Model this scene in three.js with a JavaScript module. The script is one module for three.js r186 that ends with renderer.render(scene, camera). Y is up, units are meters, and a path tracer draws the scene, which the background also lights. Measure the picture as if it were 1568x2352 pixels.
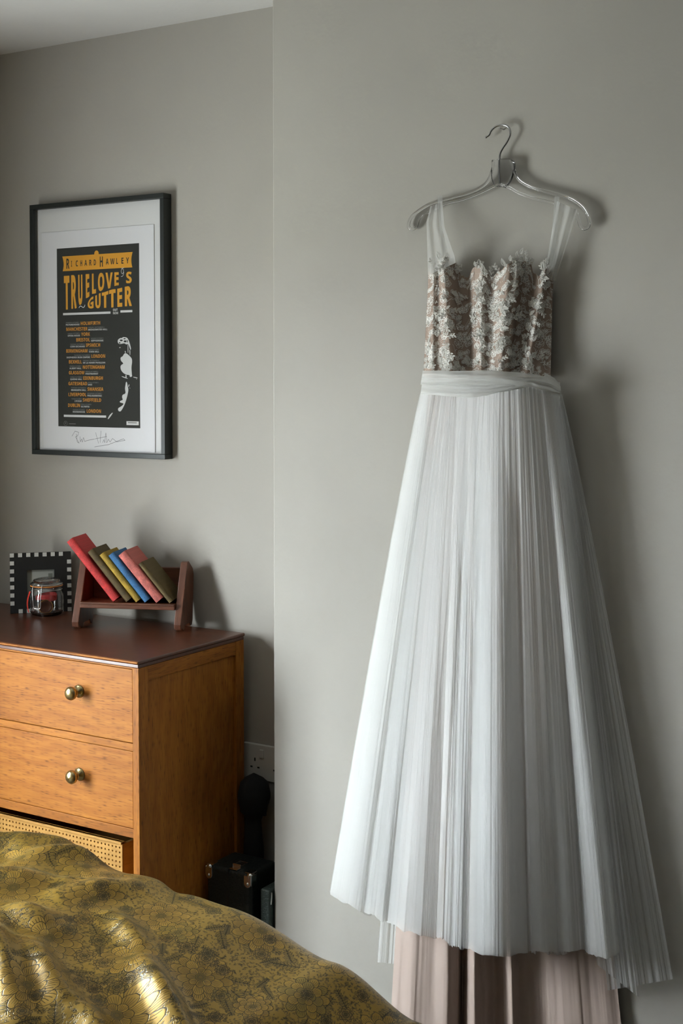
import * as THREE from 'three';
import { RoundedBoxGeometry } from 'three/addons/geometries/RoundedBoxGeometry.js';
import { mergeGeometries } from 'three/addons/utils/BufferGeometryUtils.js';
import { RectAreaLightUniformsLib } from 'three/addons/lights/RectAreaLightUniformsLib.js';

// ---------------------------------------------------------------- camera, daylight, exposure
const scene = new THREE.Scene();
const renderer = new THREE.WebGLRenderer({ antialias: true });
renderer.toneMapping = THREE.LinearToneMapping;
renderer.toneMappingExposure = 0.90;
renderer.shadowMap.enabled = true;
const W = 1568, H = 2352, FOCAL = 3100, EYE = 1.48, YAW = THREE.MathUtils.degToRad(32), PITCH = THREE.MathUtils.degToRad(2.5), CX = 784, CY = 1005;
const camera = new THREE.PerspectiveCamera(2 * Math.atan(H / 2 / FOCAL) * 180 / Math.PI, W / H, 0.05, 60);
camera.position.set(0, EYE, 0);
camera.rotation.set(-PITCH, YAW, 0, 'YXZ');
camera.setViewOffset(W, H, 0, H / 2 - CY, W, H);          // the lens is shifted, so that upright edges stay nearly upright
camera.updateMatrixWorld(true);

// overcast sky outside; it enters through the window in the left wall only
scene.background = new THREE.Color().setRGB(0.80, 0.92, 1.0);
scene.backgroundIntensity = 44;
RectAreaLightUniformsLib.init();
const WIN = { x: -3.0, z0: -1.66, z1: -0.84, y0: 0.33, y1: 1.66 };
const daylight = new THREE.RectAreaLight(new THREE.Color().setRGB(0.93, 0.98, 1.0), 21.0, WIN.z1 - WIN.z0 - 0.08, WIN.y1 - WIN.y0 - 0.08);
daylight.name = 'window_daylight';
daylight.position.set(WIN.x - 0.03, (WIN.y0 + WIN.y1) / 2, (WIN.z0 + WIN.z1) / 2);
daylight.lookAt(0, (WIN.y0 + WIN.y1) / 2, (WIN.z0 + WIN.z1) / 2);
scene.add(daylight);

// ---------------------------------------------------------------- helpers
const V = (x, y, z) => new THREE.Vector3(x, y, z);
const lerp = THREE.MathUtils.lerp, clamp = THREE.MathUtils.clamp, smooth = (a, b, x) => { const t = clamp((x - a) / (b - a), 0, 1); return t * t * (3 - 2 * t); };
function rng(seed) { let s = seed >>> 0; return () => { s = (s + 0x6d2b79f5) >>> 0; let t = Math.imul(s ^ (s >>> 15), 1 | s); t = (t + Math.imul(t ^ (t >>> 7), 61 | t)) ^ t; return ((t ^ (t >>> 14)) >>> 0) / 4294967296; }; }
const hash = (x, y, s) => { let h = Math.imul(x | 0, 374761393) + Math.imul(y | 0, 668265263) + Math.imul(s | 0, 1274126177); h = Math.imul(h ^ (h >>> 13), 1274126177); return ((h ^ (h >>> 16)) >>> 0) / 4294967296; };
const mod = (a, n) => ((a % n) + n) % n;
function vnoise(x, y, seed, px = 1e6, py = 1e6) {            // value noise that repeats after px, py cells
  const ix = Math.floor(x), iy = Math.floor(y), fx = x - ix, fy = y - iy, u = fx * fx * (3 - 2 * fx), v = fy * fy * (3 - 2 * fy);
  const h = (a, b) => hash(mod(a, px), mod(b, py), seed);
  return lerp(lerp(h(ix, iy), h(ix + 1, iy), u), lerp(h(ix, iy + 1), h(ix + 1, iy + 1), u), v);
}
function fbm(x, y, seed, px = 1e6, py = 1e6, oct = 4) { let s = 0, a = 0.5; for (let i = 0; i < oct; i++) { s += a * vnoise(x, y, seed + i * 17, px, py); x *= 2; y *= 2; px *= 2; py *= 2; a *= 0.5; } return s; }
function curve(keys) {                                         // smooth interpolation through [x, value] keys
  return (x) => {
    if (x <= keys[0][0]) return keys[0][1];
    for (let i = 1; i < keys.length; i++) if (x <= keys[i][0]) { const [a, va] = keys[i - 1], [b, vb] = keys[i], t = (x - a) / (b - a); return lerp(va, vb, t * t * (3 - 2 * t)); }
    return keys[keys.length - 1][1];
  };
}
function polyline(keys) {
  return (x) => {
    if (x <= keys[0][0]) return keys[0][1];
    for (let i = 1; i < keys.length; i++) if (x <= keys[i][0]) { const [a, va] = keys[i - 1], [b, vb] = keys[i]; return lerp(va, vb, (x - a) / (b - a)); }
    return keys[keys.length - 1][1];
  };
}
// measuring aid: where the line of sight through a point of the photograph meets a plane of the room
const AX = { r: V(Math.cos(YAW), 0, -Math.sin(YAW)), f: V(-Math.sin(YAW) * Math.cos(PITCH), -Math.sin(PITCH), -Math.cos(YAW) * Math.cos(PITCH)) };
AX.u = AX.r.clone().cross(AX.f);
const sight = (px, py) => AX.f.clone().addScaledVector(AX.r, (px - CX) / FOCAL).addScaledVector(AX.u, (CY - py) / FOCAL);
const atZ = (px, py, z) => { const d = sight(px, py); return V(0, EYE, 0).addScaledVector(d, z / d.z); };
const atY = (px, py, y) => { const d = sight(px, py); return V(0, EYE, 0).addScaledVector(d, (y - EYE) / d.y); };

const used = {};
function numbered(name) { const n = used[name] = (used[name] ?? -1) + 1; return n ? name + '_' + String(n).padStart(3, '0') : name; }
function shadows(o) { o.castShadow = true; o.receiveShadow = true; return o; }
function part(name, geo, mat, parent) { const m = shadows(new THREE.Mesh(geo, mat)); m.name = name; parent.add(m); return m; }
function tag(o, label, category, group, kind) { o.userData.label = label; if (category) o.userData.category = category; if (group) o.userData.group = group; if (kind) o.userData.kind = kind; return o; }
function thing(name, label, category, pos = [0, 0, 0], turn = 0, group) { const g = new THREE.Group(); g.name = numbered(name); g.position.set(...pos); g.rotation.y = turn; scene.add(g); return tag(g, label, category, group); }
function single(name, geo, mat, label, category, group) { return tag(part(numbered(name), geo, mat, scene), label, category, group); }
function struct(name, geo, mat, label) { const m = part(name, geo, mat, scene); m.userData.kind = 'structure'; if (label) m.userData.label = label; return m; }
const box = (w, h, d, x = 0, y = 0, z = 0) => new THREE.BoxGeometry(w, h, d).translate(x, y, z);
const rbox = (w, h, d, r, x = 0, y = 0, z = 0) => new RoundedBoxGeometry(w, h, d, 2, Math.min(r, w / 2.01, h / 2.01, d / 2.01)).translate(x, y, z);
const span = (x0, x1, y0, y1, z0, z1) => box(x1 - x0, y1 - y0, z1 - z0, (x0 + x1) / 2, (y0 + y1) / 2, (z0 + z1) / 2);
const rspan = (x0, x1, y0, y1, z0, z1, r) => rbox(x1 - x0, y1 - y0, z1 - z0, r, (x0 + x1) / 2, (y0 + y1) / 2, (z0 + z1) / 2);
const join = (list) => mergeGeometries(list.map((g) => { const n = g.index ? g.toNonIndexed() : g; for (const k of Object.keys(n.attributes)) if (!['position', 'normal', 'uv'].includes(k)) n.deleteAttribute(k); return n; }));
const tube = (pts, r, seg = 40, sides = 8, closed = false) => new THREE.TubeGeometry(new THREE.CatmullRomCurve3(pts, closed, 'catmullrom', 0.5), seg, r, sides, closed);
const lathe = (pts, seg = 32) => new THREE.LatheGeometry(pts.map(([x, y]) => new THREE.Vector2(x, y)), seg);
// uv in metres by the way each face points; grain = the axis that runs along u
function uvMetres(geo, grain = 'x', off = [0, 0]) {
  const g = geo.index ? geo.toNonIndexed() : geo, p = g.attributes.position, n = g.attributes.normal, uv = new Float32Array(p.count * 2), A = 'xyz', c = [0, 0, 0];
  for (let i = 0; i < p.count; i += 3) {
    c[0] = c[1] = c[2] = 0;
    for (let k = 0; k < 3; k++) { c[0] += n.getX(i + k); c[1] += n.getY(i + k); c[2] += n.getZ(i + k); }
    const a = c.map(Math.abs), major = a[0] >= a[1] && a[0] >= a[2] ? 0 : a[1] >= a[2] ? 1 : 2, rest = [0, 1, 2].filter((k) => k !== major), gi = A.indexOf(grain);
    const [ua, va] = rest.includes(gi) ? [gi, rest.find((k) => k !== gi)] : rest;
    for (let k = 0; k < 3; k++) { const q = [p.getX(i + k), p.getY(i + k), p.getZ(i + k)]; uv[(i + k) * 2] = q[ua] + off[0]; uv[(i + k) * 2 + 1] = q[va] + off[1] + 0.37 * major; }
  }
  g.setAttribute('uv', new THREE.BufferAttribute(uv, 2));
  return g;
}
// a sheet from f(s, t) -> Vector3, s and t from 0 to 1
function sheet(nu, nv, f, uvf) {
  const pos = new Float32Array((nu + 1) * (nv + 1) * 3), uv = new Float32Array((nu + 1) * (nv + 1) * 2), idx = [];
  for (let j = 0, k = 0; j <= nv; j++) for (let i = 0; i <= nu; i++, k++) {
    const s = i / nu, t = j / nv, p = f(s, t);
    pos[k * 3] = p.x; pos[k * 3 + 1] = p.y; pos[k * 3 + 2] = p.z;
    const q = uvf ? uvf(s, t, p) : [s, t]; uv[k * 2] = q[0]; uv[k * 2 + 1] = q[1];
    if (i < nu && j < nv) idx.push(k, k + nu + 1, k + 1, k + 1, k + nu + 1, k + nu + 2);
  }
  const g = new THREE.BufferGeometry();
  g.setAttribute('position', new THREE.BufferAttribute(pos, 3)); g.setAttribute('uv', new THREE.BufferAttribute(uv, 2)); g.setIndex(idx);
  g.computeVertexNormals();
  return g;
}
function canvas(w, h) { const c = document.createElement('canvas'); c.width = w; c.height = h; return c; }
function texture(c, sx = 1, sy = 1, color = true) { const t = new THREE.CanvasTexture(c); t.wrapS = t.wrapT = THREE.RepeatWrapping; t.repeat.set(sx, sy); t.magFilter = THREE.LinearFilter; if (color) t.colorSpace = THREE.SRGBColorSpace; return t; }
function dataTexture(n, f, repeat, color) {                    // n x n pixels from f(u, v) -> [r, g, b] in 0..255
  const d = new Uint8Array(n * n * 4);
  for (let y = 0; y < n; y++) for (let x = 0; x < n; x++) { const c = f(x / n, y / n), k = (y * n + x) * 4; d[k] = c[0]; d[k + 1] = c[1]; d[k + 2] = c[2]; d[k + 3] = 255; }
  const t = new THREE.DataTexture(d, n, n); t.wrapS = t.wrapT = THREE.RepeatWrapping; t.magFilter = THREE.LinearFilter; t.minFilter = THREE.LinearMipmapLinearFilter; t.repeat.set(repeat, repeat); if (color) t.colorSpace = THREE.SRGBColorSpace; t.needsUpdate = true;
  return t;
}
const std = (o) => new THREE.MeshStandardMaterial(o), phys = (o) => new THREE.MeshPhysicalMaterial(o);
const rgb = (r, g, b) => new THREE.Color().setRGB(r, g, b);

// ---------------------------------------------------------------- materials
const plasterBump = dataTexture(512, (u, v) => { const n = 255 * (0.6 * fbm(u * 64, v * 64, 3, 64, 64, 3) + 0.4 * fbm(u * 16, v * 16, 9, 16, 16, 3)); return [n, n, n]; }, 1.6, false);
const paintTone = dataTexture(256, (u, v) => { const n = 236 + 19 * fbm(u * 6, v * 6, 21, 6, 6, 5); return [n, n, n]; }, 0.55, true);
const M = {};
M.wall = std({ color: rgb(0.46, 0.435, 0.385), roughness: 0.92, bumpMap: plasterBump, bumpScale: 0.0007, map: paintTone });
M.ceiling = std({ color: rgb(0.80, 0.79, 0.765), roughness: 0.95, bumpMap: plasterBump, bumpScale: 0.0006, map: paintTone });
M.whitePaint = std({ color: rgb(0.72, 0.71, 0.68), roughness: 0.45 });
M.carpet = std({ color: rgb(0.085, 0.078, 0.065), roughness: 1, bumpMap: plasterBump, bumpScale: 0.004 });
M.glass = phys({ color: rgb(1, 1, 1), transmission: 1, thickness: 0, roughness: 0, ior: 1.5 });
function woodTexture(seed, light, mid, dark, streak = 1) {
  return dataTexture(1024, (u, v) => {
    const warp = fbm(u * 3, v * 5, seed, 3, 5, 4), rings = 0.5 + 0.5 * Math.sin((v * 14 + warp * 3.2) * Math.PI * 2);
    const fine = fbm(u * 8, v * 180, seed + 5, 8, 180, 3), pores = Math.pow(vnoise(u * 40, v * 400, seed + 8, 40, 400), 5), blot = fbm(u * 4, v * 4, seed + 11, 4, 4, 4);
    const t = clamp(0.30 * rings + 0.55 * fine * streak + 0.45 * blot, 0, 1), d = clamp(0.55 * pores + 0.5 * Math.pow(clamp(blot * 1.5 - 0.45, 0, 1), 2), 0, 1);
    return [0, 1, 2].map((k) => lerp(lerp(light[k], mid[k], t), dark[k], d));
  }, 1 / 0.62, true);
}
M.oak = phys({ map: woodTexture(31, [178, 116, 44], [143, 85, 28], [70, 37, 13]), roughness: 0.55, specularIntensity: 0.45 });
M.oakTop = phys({ map: woodTexture(73, [104, 56, 30], [78, 40, 22], [40, 20, 12]), roughness: 0.36, clearcoat: 0.35, clearcoatRoughness: 0.3 });
M.walnut = phys({ map: woodTexture(91, [122, 72, 44], [84, 46, 28], [38, 20, 13]), roughness: 0.45, clearcoat: 0.2, clearcoatRoughness: 0.35 });
M.brass = std({ color: rgb(0.42, 0.33, 0.16), metalness: 1, roughness: 0.28 });
M.chrome = std({ color: rgb(0.80, 0.80, 0.80), metalness: 1, roughness: 0.16 });
M.steel = std({ color: rgb(0.42, 0.42, 0.42), metalness: 1, roughness: 0.22 });
M.blackFrame = std({ color: rgb(0.012, 0.016, 0.014), roughness: 0.42 });
M.blackGloss = std({ color: rgb(0.012, 0.013, 0.013), roughness: 0.35 });
M.whiteCard = std({ color: rgb(0.74, 0.74, 0.73), roughness: 0.9 });

// ---------------------------------------------------------------- the room
const ZC = -2.62, ZB = -2.81, XL = WIN.x, XR = 3.4, ZF = 3.8, YC = 2.41, XCORNER = -1.828, XCHIM = -0.25;
const plane = (g) => uvMetres(g, 'x');
struct('floor', plane(span(XL - 0.14, XR + 0.2, -0.1, 0, ZB - 0.2, ZF + 0.2)), M.carpet, 'dark carpet floor');
struct('ceiling', plane(span(XL - 0.14, XR + 0.2, YC, YC + 0.12, ZB - 0.2, ZF + 0.2)), M.ceiling, 'matt white ceiling');
struct('wall_back', plane(span(XL - 0.14, XR + 0.2, 0, YC, ZB - 0.2, ZB)), M.wall, 'taupe painted wall of the alcove');
struct('wall_chimney_breast', uvMetres(rspan(XCORNER, XCHIM, -0.02, YC + 0.02, ZB - 0.02, ZC, 0.004)), M.wall, 'taupe painted chimney breast');
struct('wall_right', plane(span(XR, XR + 0.2, 0, YC, ZB, ZF)), M.wall, 'taupe painted wall');
struct('wall_front', plane(span(XL - 0.14, XR + 0.2, 0, YC, ZF, ZF + 0.2)), M.wall, 'taupe painted wall');
struct('wall_left', plane(join([
  span(XL - 0.14, XL, 0, YC, ZB, WIN.z0), span(XL - 0.14, XL, 0, YC, WIN.z1, ZF),
  span(XL - 0.14, XL, 0, WIN.y0, WIN.z0, WIN.z1), span(XL - 0.14, XL, WIN.y1, YC, WIN.z0, WIN.z1)])), M.wall, 'taupe painted window wall');
{
  const w = new THREE.Group(); w.name = 'window_1'; w.userData = { kind: 'structure', label: 'white framed window' }; scene.add(w);
  const x = XL - 0.09, f = 0.05;
  part('window_frame', join([span(x - 0.03, x + 0.03, WIN.y0, WIN.y0 + f, WIN.z0, WIN.z1), span(x - 0.03, x + 0.03, WIN.y1 - f, WIN.y1, WIN.z0, WIN.z1), span(x - 0.03, x + 0.03, WIN.y0 + f, WIN.y1 - f, WIN.z0, WIN.z0 + f), span(x - 0.03, x + 0.03, WIN.y0 + f, WIN.y1 - f, WIN.z1 - f, WIN.z1)]), M.whitePaint, w);
  for (const k of [1, 2]) { const z = lerp(WIN.z0, WIN.z1, k / 3); part('mullion', span(x - 0.025, x + 0.025, WIN.y0 + f, WIN.y1 - f, z - 0.025, z + 0.025), M.whitePaint, w); }
  for (const k of [0, 1, 2]) part('pane', span(x - 0.002, x + 0.002, WIN.y0 + f, WIN.y1 - f, lerp(WIN.z0, WIN.z1, k / 3) + (k ? 0.025 : f), lerp(WIN.z0, WIN.z1, (k + 1) / 3) - (k < 2 ? 0.025 : f)), M.glass, w);
  part('window_sill', rspan(XL - 0.055, XL + 0.04, WIN.y0 - 0.03, WIN.y0, WIN.z0 - 0.03, WIN.z1 + 0.03, 0.008), M.whitePaint, w);
}
struct('ground', plane(span(-40, XL - 0.6, -3.1, -3, -30, 30)), std({ color: rgb(0.10, 0.11, 0.08), roughness: 1 }), 'dark ground outside below the window');
struct('baseboard_back', rspan(XL, XCORNER, 0, 0.14, ZB, ZB + 0.018, 0.004), M.whitePaint);
struct('baseboard_chimney', rspan(XCORNER - 0.018, XCHIM, 0, 0.05, ZC, ZC + 0.018, 0.004), M.whitePaint);
struct('baseboard_left', rspan(XL, XL + 0.018, 0, 0.14, ZB + 0.02, ZF, 0.004), M.whitePaint);
// ---------------------------------------------------------------- chest of drawers in the alcove
const DR = { x0: -2.93, x1: -2.028, z0: -2.775, z1: -2.365, top: 0.831 };
{
  const g = thing('chest_of_drawers', 'golden oak chest of drawers with brass knobs in the alcove', 'chest', [0, 0, 0]);
  const { x0, x1, z0, z1, top } = DR, p = 0.020, pw = 0.034;
  part('top', uvMetres(join([rspan(x0 - 0.004, x1 + 0.004, top - 0.009, top, z0, z1 + 0.006, 0.0035), rspan(x0, x1, top - 0.018, top - 0.009, z0, z1 + 0.001, 0.002)]), 'x'), M.oakTop, g).userData.label = 'dark reddish polished top';
  // edge moulding along the front
  part('edge_moulding', uvMetres(rspan(x0 - 0.003, x1 + 0.003, top - 0.0065, top - 0.0015, z1 + 0.004, z1 + 0.0085, 0.002), 'x'), M.oak, g);
  for (const [a, b, m] of [[x1 - p, x1, 0], [x0, x0 + p, 1]]) part('post', uvMetres(rspan(a, b, 0, top - 0.018, z1 - pw, z1, 0.002), 'y', [m * 0.3, 0.1]), M.oak, g);
  for (const [a, b] of [[x1 - p, x1], [x0, x0 + p]]) part('post', uvMetres(rspan(a, b, 0, top - 0.018, z0, z0 + pw, 0.002), 'y', [0.2, 0.2]), M.oak, g);
  for (const s of [0, 1]) {
    const a = s ? x0 + 0.001 : x1 - p + 0.001;
    part('side_rail', uvMetres(rspan(a, a + p - 0.002, top - 0.052, top - 0.018, z0 + pw, z1 - pw, 0.0015), 'z', [0.1 + s, 0.3]), M.oak, g);
    part('side_rail', uvMetres(rspan(a, a + p - 0.002, 0.03, 0.070, z0 + pw, z1 - pw, 0.0015), 'z', [0.4 + s, 0.5]), M.oak, g);
    part('side_panel', uvMetres(span(a + 0.004, a + 0.011, 0.070, top - 0.052, z0 + pw - 0.004, z1 - pw + 0.004), 'y', [0.2, 0.1 + s]), M.oak, g);
  }
  part('back_panel', uvMetres(span(x0 + p, x1 - p, 0.05, top - 0.018, z0 + 0.002, z0 + 0.008), 'x'), M.oak, g);
  for (const [y0, y1] of [[0.6165, 0.6345], [0.412, 0.434]]) part('front_rail', uvMetres(rspan(x0 + p, x1 - p, y0, y1, z1 - 0.022, z1 - 0.002, 0.0015), 'x', [y0, y0]), M.oak, g);
  part('front_rail', uvMetres(rspan(x0 + p, x1 - p, 0.8085, top - 0.018, z1 - 0.022, z1 - 0.003, 0.001), 'x', [0.3, 0.2]), M.oak, g);
  part('drawer_bottom', uvMetres(span(x0 + p, x1 - p, 0.424, 0.430, z0 + 0.01, z1 - 0.022), 'x'), M.oak, g);
  const knobShape = lathe([[0, 0], [0.0125, 0], [0.0125, 0.0015], [0.0105, 0.004], [0.0055, 0.0065], [0.0042, 0.011], [0.005, 0.0145], [0.0095, 0.0175], [0.0125, 0.022], [0.0128, 0.0265], [0.0105, 0.031], [0.006, 0.0335], [0, 0.0342]], 28).rotateX(Math.PI / 2).scale(1.28, 1.28, 1.12);
  for (const [y0, y1, ky] of [[0.6355, 0.8075, 0.737], [0.4345, 0.6155, 0.537]]) {
    const d = part('drawer', uvMetres(rspan(x0 + p + 0.0015, x1 - p - 0.0015, y0, y1, z1 - 0.022, z1 - 0.003, 0.002), 'x', [y0 * 3.1, y0 * 1.7]), M.oak, g);
    for (const kx of [-2.216, x0 + x1 + 2.216]) { const k = part('knob', knobShape, M.brass, d); k.position.set(kx, ky, z1 - 0.003); k.userData.label = 'round aged brass knob'; }
    part('keyhole_mark', lathe([[0, 0], [0.0013, 0], [0, 0.0004]], 8).rotateX(Math.PI / 2).translate(-2.213, ky - 0.022, z1 - 0.0031), M.blackGloss, d);
  }
}
// perforated crate in the open bay under the drawers
{
  const g = thing('storage_crate', 'yellow perforated wooden crate in the bay under the drawers', 'crate');
  const x0 = -2.60, x1 = -2.101, z = -2.387, y1 = 0.388, back = -2.72, h = y1;
  const mat = std({ map: woodTexture(123, [186, 140, 66], [160, 116, 48], [126, 86, 34], 0.6), roughness: 0.65 });
  M.pale = mat;
  const sh = new THREE.Shape(); sh.moveTo(x0, 0.002); sh.lineTo(x1, 0.002); sh.lineTo(x1, h); sh.lineTo(x0, h); sh.lineTo(x0, 0.002);
  for (let r = 0; r < 5; r++) for (let k = 0; k < 44; k++) {
    const hx = x1 - 0.008 - k * 0.0113 - (r % 2) * 0.0, hy = h - 0.0145 - r * 0.0115;
    const hole = new THREE.Path(); hole.absarc(hx, hy, 0.0024, 0, Math.PI * 2, true); sh.holes.push(hole);
  }
  part('front_board', uvMetres(new THREE.ExtrudeGeometry(sh, { depth: 0.006, bevelEnabled: false, curveSegments: 4 }).translate(0, 0, z - 0.006), 'x'), mat, g);
  part('front_lip', uvMetres(rspan(x0, x1, h - 0.006, h, z - 0.010, z + 0.004, 0.0015), 'x', [0.2, 0.3]), mat, g);
  for (const a of [x0, x1 - 0.008]) part('side_board', uvMetres(span(a, a + 0.008, 0.002, h - 0.006, back, z - 0.006), 'z'), mat, g);
  part('back_board', uvMetres(span(x0 + 0.008, x1 - 0.008, 0.002, h - 0.006, back, back + 0.008), 'x'), mat, g);
  part('bottom_board', uvMetres(span(x0 + 0.008, x1 - 0.008, 0.002, 0.01, back + 0.008, z - 0.006), 'x'), mat, g);
}
// ---------------------------------------------------------------- framed concert poster
{
  const x0 = -2.770, x1 = -2.285, y0 = 1.266, y1 = 1.9675, zf = ZB + 0.034, w = 0.0135;
  const g = thing('poster_frame', 'black framed and signed concert poster hanging in the alcove', 'picture');
  for (const [a, b, c, d] of [[x0, x1, y1 - w, y1], [x0, x1, y0, y0 + w]]) part('frame_rail', rspan(a, b, c, d, ZB + 0.002, zf, 0.0012), M.blackFrame, g);
  for (const [a, b] of [[x0, x0 + w], [x1 - w, x1]]) part('frame_rail', rspan(a, b, y0 + w, y1 - w, ZB + 0.002, zf, 0.0012), M.blackFrame, g);
  part('mount_board', span(x0 + w, x1 - w, y0 + w, y1 - w, ZB + 0.006, ZB + 0.017), M.whiteCard, g).userData.label = 'white backing board';
  part('glass_pane', span(x0 + w, x1 - w, y0 + w, y1 - w, ZB + 0.0275, ZB + 0.0295), M.glass, g);
  // the print: white paper, dark printed field, lettering and a signature in the lower margin
  const px0 = -2.738, px1 = -2.331, py0 = 1.2825, py1 = 1.889, S = 2900, cw = Math.round((px1 - px0) * S), ch = Math.round((py1 - py0) * S), c = canvas(cw, ch), q = c.getContext('2d');
  const X = (x) => (x - px0) * S, Y = (y) => (py1 - y) * S;
  q.fillStyle = '#e4e4e6'; q.fillRect(0, 0, cw, ch);
  const bx0 = X(-2.6805), bx1 = X(-2.382), by0 = Y(1.842), by1 = Y(1.3465), bw = bx1 - bx0, bh = by1 - by0;
  q.fillStyle = '#151b17'; q.fillRect(bx0, by0, bw, bh);
  const U = (u) => bx0 + u * bw, T = (t) => by0 + t * bh;                 // 0..1 inside the dark field
  const gold = '#dd9c1e', white = '#dcdcda', dark = '#171b1c';
  q.fillStyle = gold;                                                     // banner with notched ends and a small round boss
  q.beginPath(); q.moveTo(U(0.068), T(0.045)); q.lineTo(U(0.42), T(0.045)); q.lineTo(U(0.925), T(0.045)); q.quadraticCurveTo(U(0.895), T(0.086), U(0.92), T(0.128)); q.lineTo(U(0.072), T(0.128)); q.quadraticCurveTo(U(0.10), T(0.088), U(0.068), T(0.045)); q.fill();
  q.beginPath(); q.ellipse(U(0.493), T(0.042), 0.027 * bw, 0.018 * bh, 0, 0, 7); q.fill();
  const word = (txt, u0, u1, t0, t1, color, weight = 'bold', font = 'sans-serif') => {   // text squeezed into a box
    q.save(); q.fillStyle = color; q.font = `${weight} 100px ${font}`; q.textBaseline = 'alphabetic';
    const m = q.measureText(txt), w0 = m.width, h0 = 72; q.translate(U(u0), T(t1)); q.scale((u1 - u0) * bw / w0, (t1 - t0) * bh / h0); q.fillText(txt, 0, 0); q.restore();
  };
  word('R', 0.113, 0.158, 0.058, 0.115, dark); word('H', 0.527, 0.575, 0.058, 0.115, dark);
  'ICHARD'.split('').forEach((l, i) => word(l, 0.178 + i * 0.0555, 0.178 + i * 0.0555 + (l === 'I' ? 0.014 : 0.032), 0.073, 0.105, dark));
  'AWLEY'.split('').forEach((l, i) => word(l, 0.605 + i * 0.0605 - (l === 'W' ? 0.006 : 0), 0.605 + i * 0.0605 + (l === 'L' ? 0.026 : l === 'W' ? 0.044 : 0.034), 0.073, 0.105, dark));
  // big warped title: every letter is stretched between two curves
  const bent = (txt, us, topf, botf, gw) => txt.split('').forEach((l, i) => {
    const [u0, u1] = us[i], n = 24, off = canvas(120, 160), o = off.getContext('2d'); o.fillStyle = gold; o.font = 'bold 150px sans-serif'; o.textBaseline = 'alphabetic';
    const w0 = o.measureText(l).width; o.save(); o.translate(4, 134); o.scale(112 / w0, 124 / 109); o.fillText(l, 0, 0); o.strokeStyle = gold; o.lineWidth = gw; o.strokeText(l, 0, 0); o.restore();
    for (let k = 0; k < n; k++) { const a = u0 + (u1 - u0) * k / n, t0 = topf(a), t1 = botf(a); q.drawImage(off, k * 120 / n, 8, 120 / n, 130, U(a), T(t0), (u1 - u0) * bw / n + 1, (t1 - t0) * bh); }
  });
  const bottom1 = curve([[0.08, 0.345], [0.22, 0.342], [0.30, 0.318], [0.36, 0.285], [0.45, 0.262], [0.60, 0.240], [0.75, 0.222], [0.90, 0.212]]);
  bent('TRUELOVE', [[0.083, 0.158], [0.166, 0.243], [0.256, 0.325], [0.348, 0.408], [0.424, 0.487], [0.50, 0.592], [0.600, 0.686], [0.695, 0.765]], curve([[0.08, 0.152], [0.3, 0.150], [0.6, 0.148], [0.9, 0.150]]), bottom1, 5);
  bent('S', [[0.838, 0.917]], () => 0.150, () => 0.213, 5);
  bent('GUTTER', [[0.372, 0.462], [0.463, 0.548], [0.55, 0.635], [0.637, 0.722], [0.727, 0.806], [0.815, 0.91]], curve([[0.37, 0.298], [0.46, 0.272], [0.55, 0.256], [0.7, 0.240], [0.91, 0.226]]), curve([[0.37, 0.342], [0.6, 0.342], [0.91, 0.338]]), 5);
  q.strokeStyle = white; q.lineWidth = 4; q.beginPath(); q.ellipse(U(0.802), T(0.146), 0.014 * bw, 0.013 * bh, 0, 0, 7); q.moveTo(U(0.818), T(0.15)); q.quadraticCurveTo(U(0.815), T(0.178), U(0.785), T(0.174)); q.moveTo(U(0.79), T(0.13)); q.lineTo(U(0.82), T(0.128)); q.stroke();
  q.lineWidth = 6; q.beginPath(); q.moveTo(U(0.272), T(0.337)); q.quadraticCurveTo(U(0.285), T(0.320), U(0.31), T(0.331)); q.quadraticCurveTo(U(0.335), T(0.342), U(0.347), T(0.320)); q.stroke();
  q.fillStyle = white; q.fillRect(U(0.072), T(0.362), 0.585 * bw, 0.0125 * bh); q.fillRect(U(0.775), T(0.358), 0.142 * bw, 0.0125 * bh);
  word('OUT', 0.685, 0.743, 0.348, 0.361, white); word('NOW', 0.685, 0.75, 0.365, 0.3785, white);
  const rows = [['HOLMFIRTH', 0.288, 0.535, 'PICTUREHOUSE', 0.105, 0.278], ['MANCHESTER', 0.108, 0.375, 'BRIDGEWATER HALL', 0.382, 0.618], ['YORK', 0.297, 0.405, 'OPERA HOUSE', 0.128, 0.283], ['BRISTOL', 0.232, 0.405, 'HIPPODROME', 0.418, 0.57],
    ['IPSWICH', 0.352, 0.532, 'CORN EXCHANGE', 0.158, 0.342], ['BIRMINGHAM', 0.105, 0.376, 'TOWN HALL', 0.388, 0.515], ['LONDON', 0.417, 0.592, 'SHEPHERDS BUSH EMPIRE', 0.11, 0.405], ['BEXHILL', 0.137, 0.303, 'DE LA WARR PAVILION', 0.315, 0.59],
    ['NOTTINGHAM', 0.31, 0.585, 'ALBERT HALL', 0.148, 0.297], ['GLASGOW', 0.137, 0.333, 'FRUITMARKET', 0.345, 0.503], ['EDINBURGH', 0.315, 0.562, 'QUEENS HALL', 0.155, 0.305], ['GATESHEAD', 0.13, 0.367, 'SAGE', 0.374, 0.428],
    ['SWANSEA', 0.367, 0.563, 'BRANGWYN HALL', 0.165, 0.352], ['LIVERPOOL', 0.128, 0.355, 'PHILHARMONIC', 0.366, 0.548], ['SHEFFIELD', 0.308, 0.538, 'LYCEUM', 0.208, 0.296], ['DUBLIN', 0.122, 0.279, 'OLYMPIA', 0.287, 0.392], ['LONDON', 0.354, 0.536, 'ROUNDHOUSE', 0.183, 0.337]];
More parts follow.
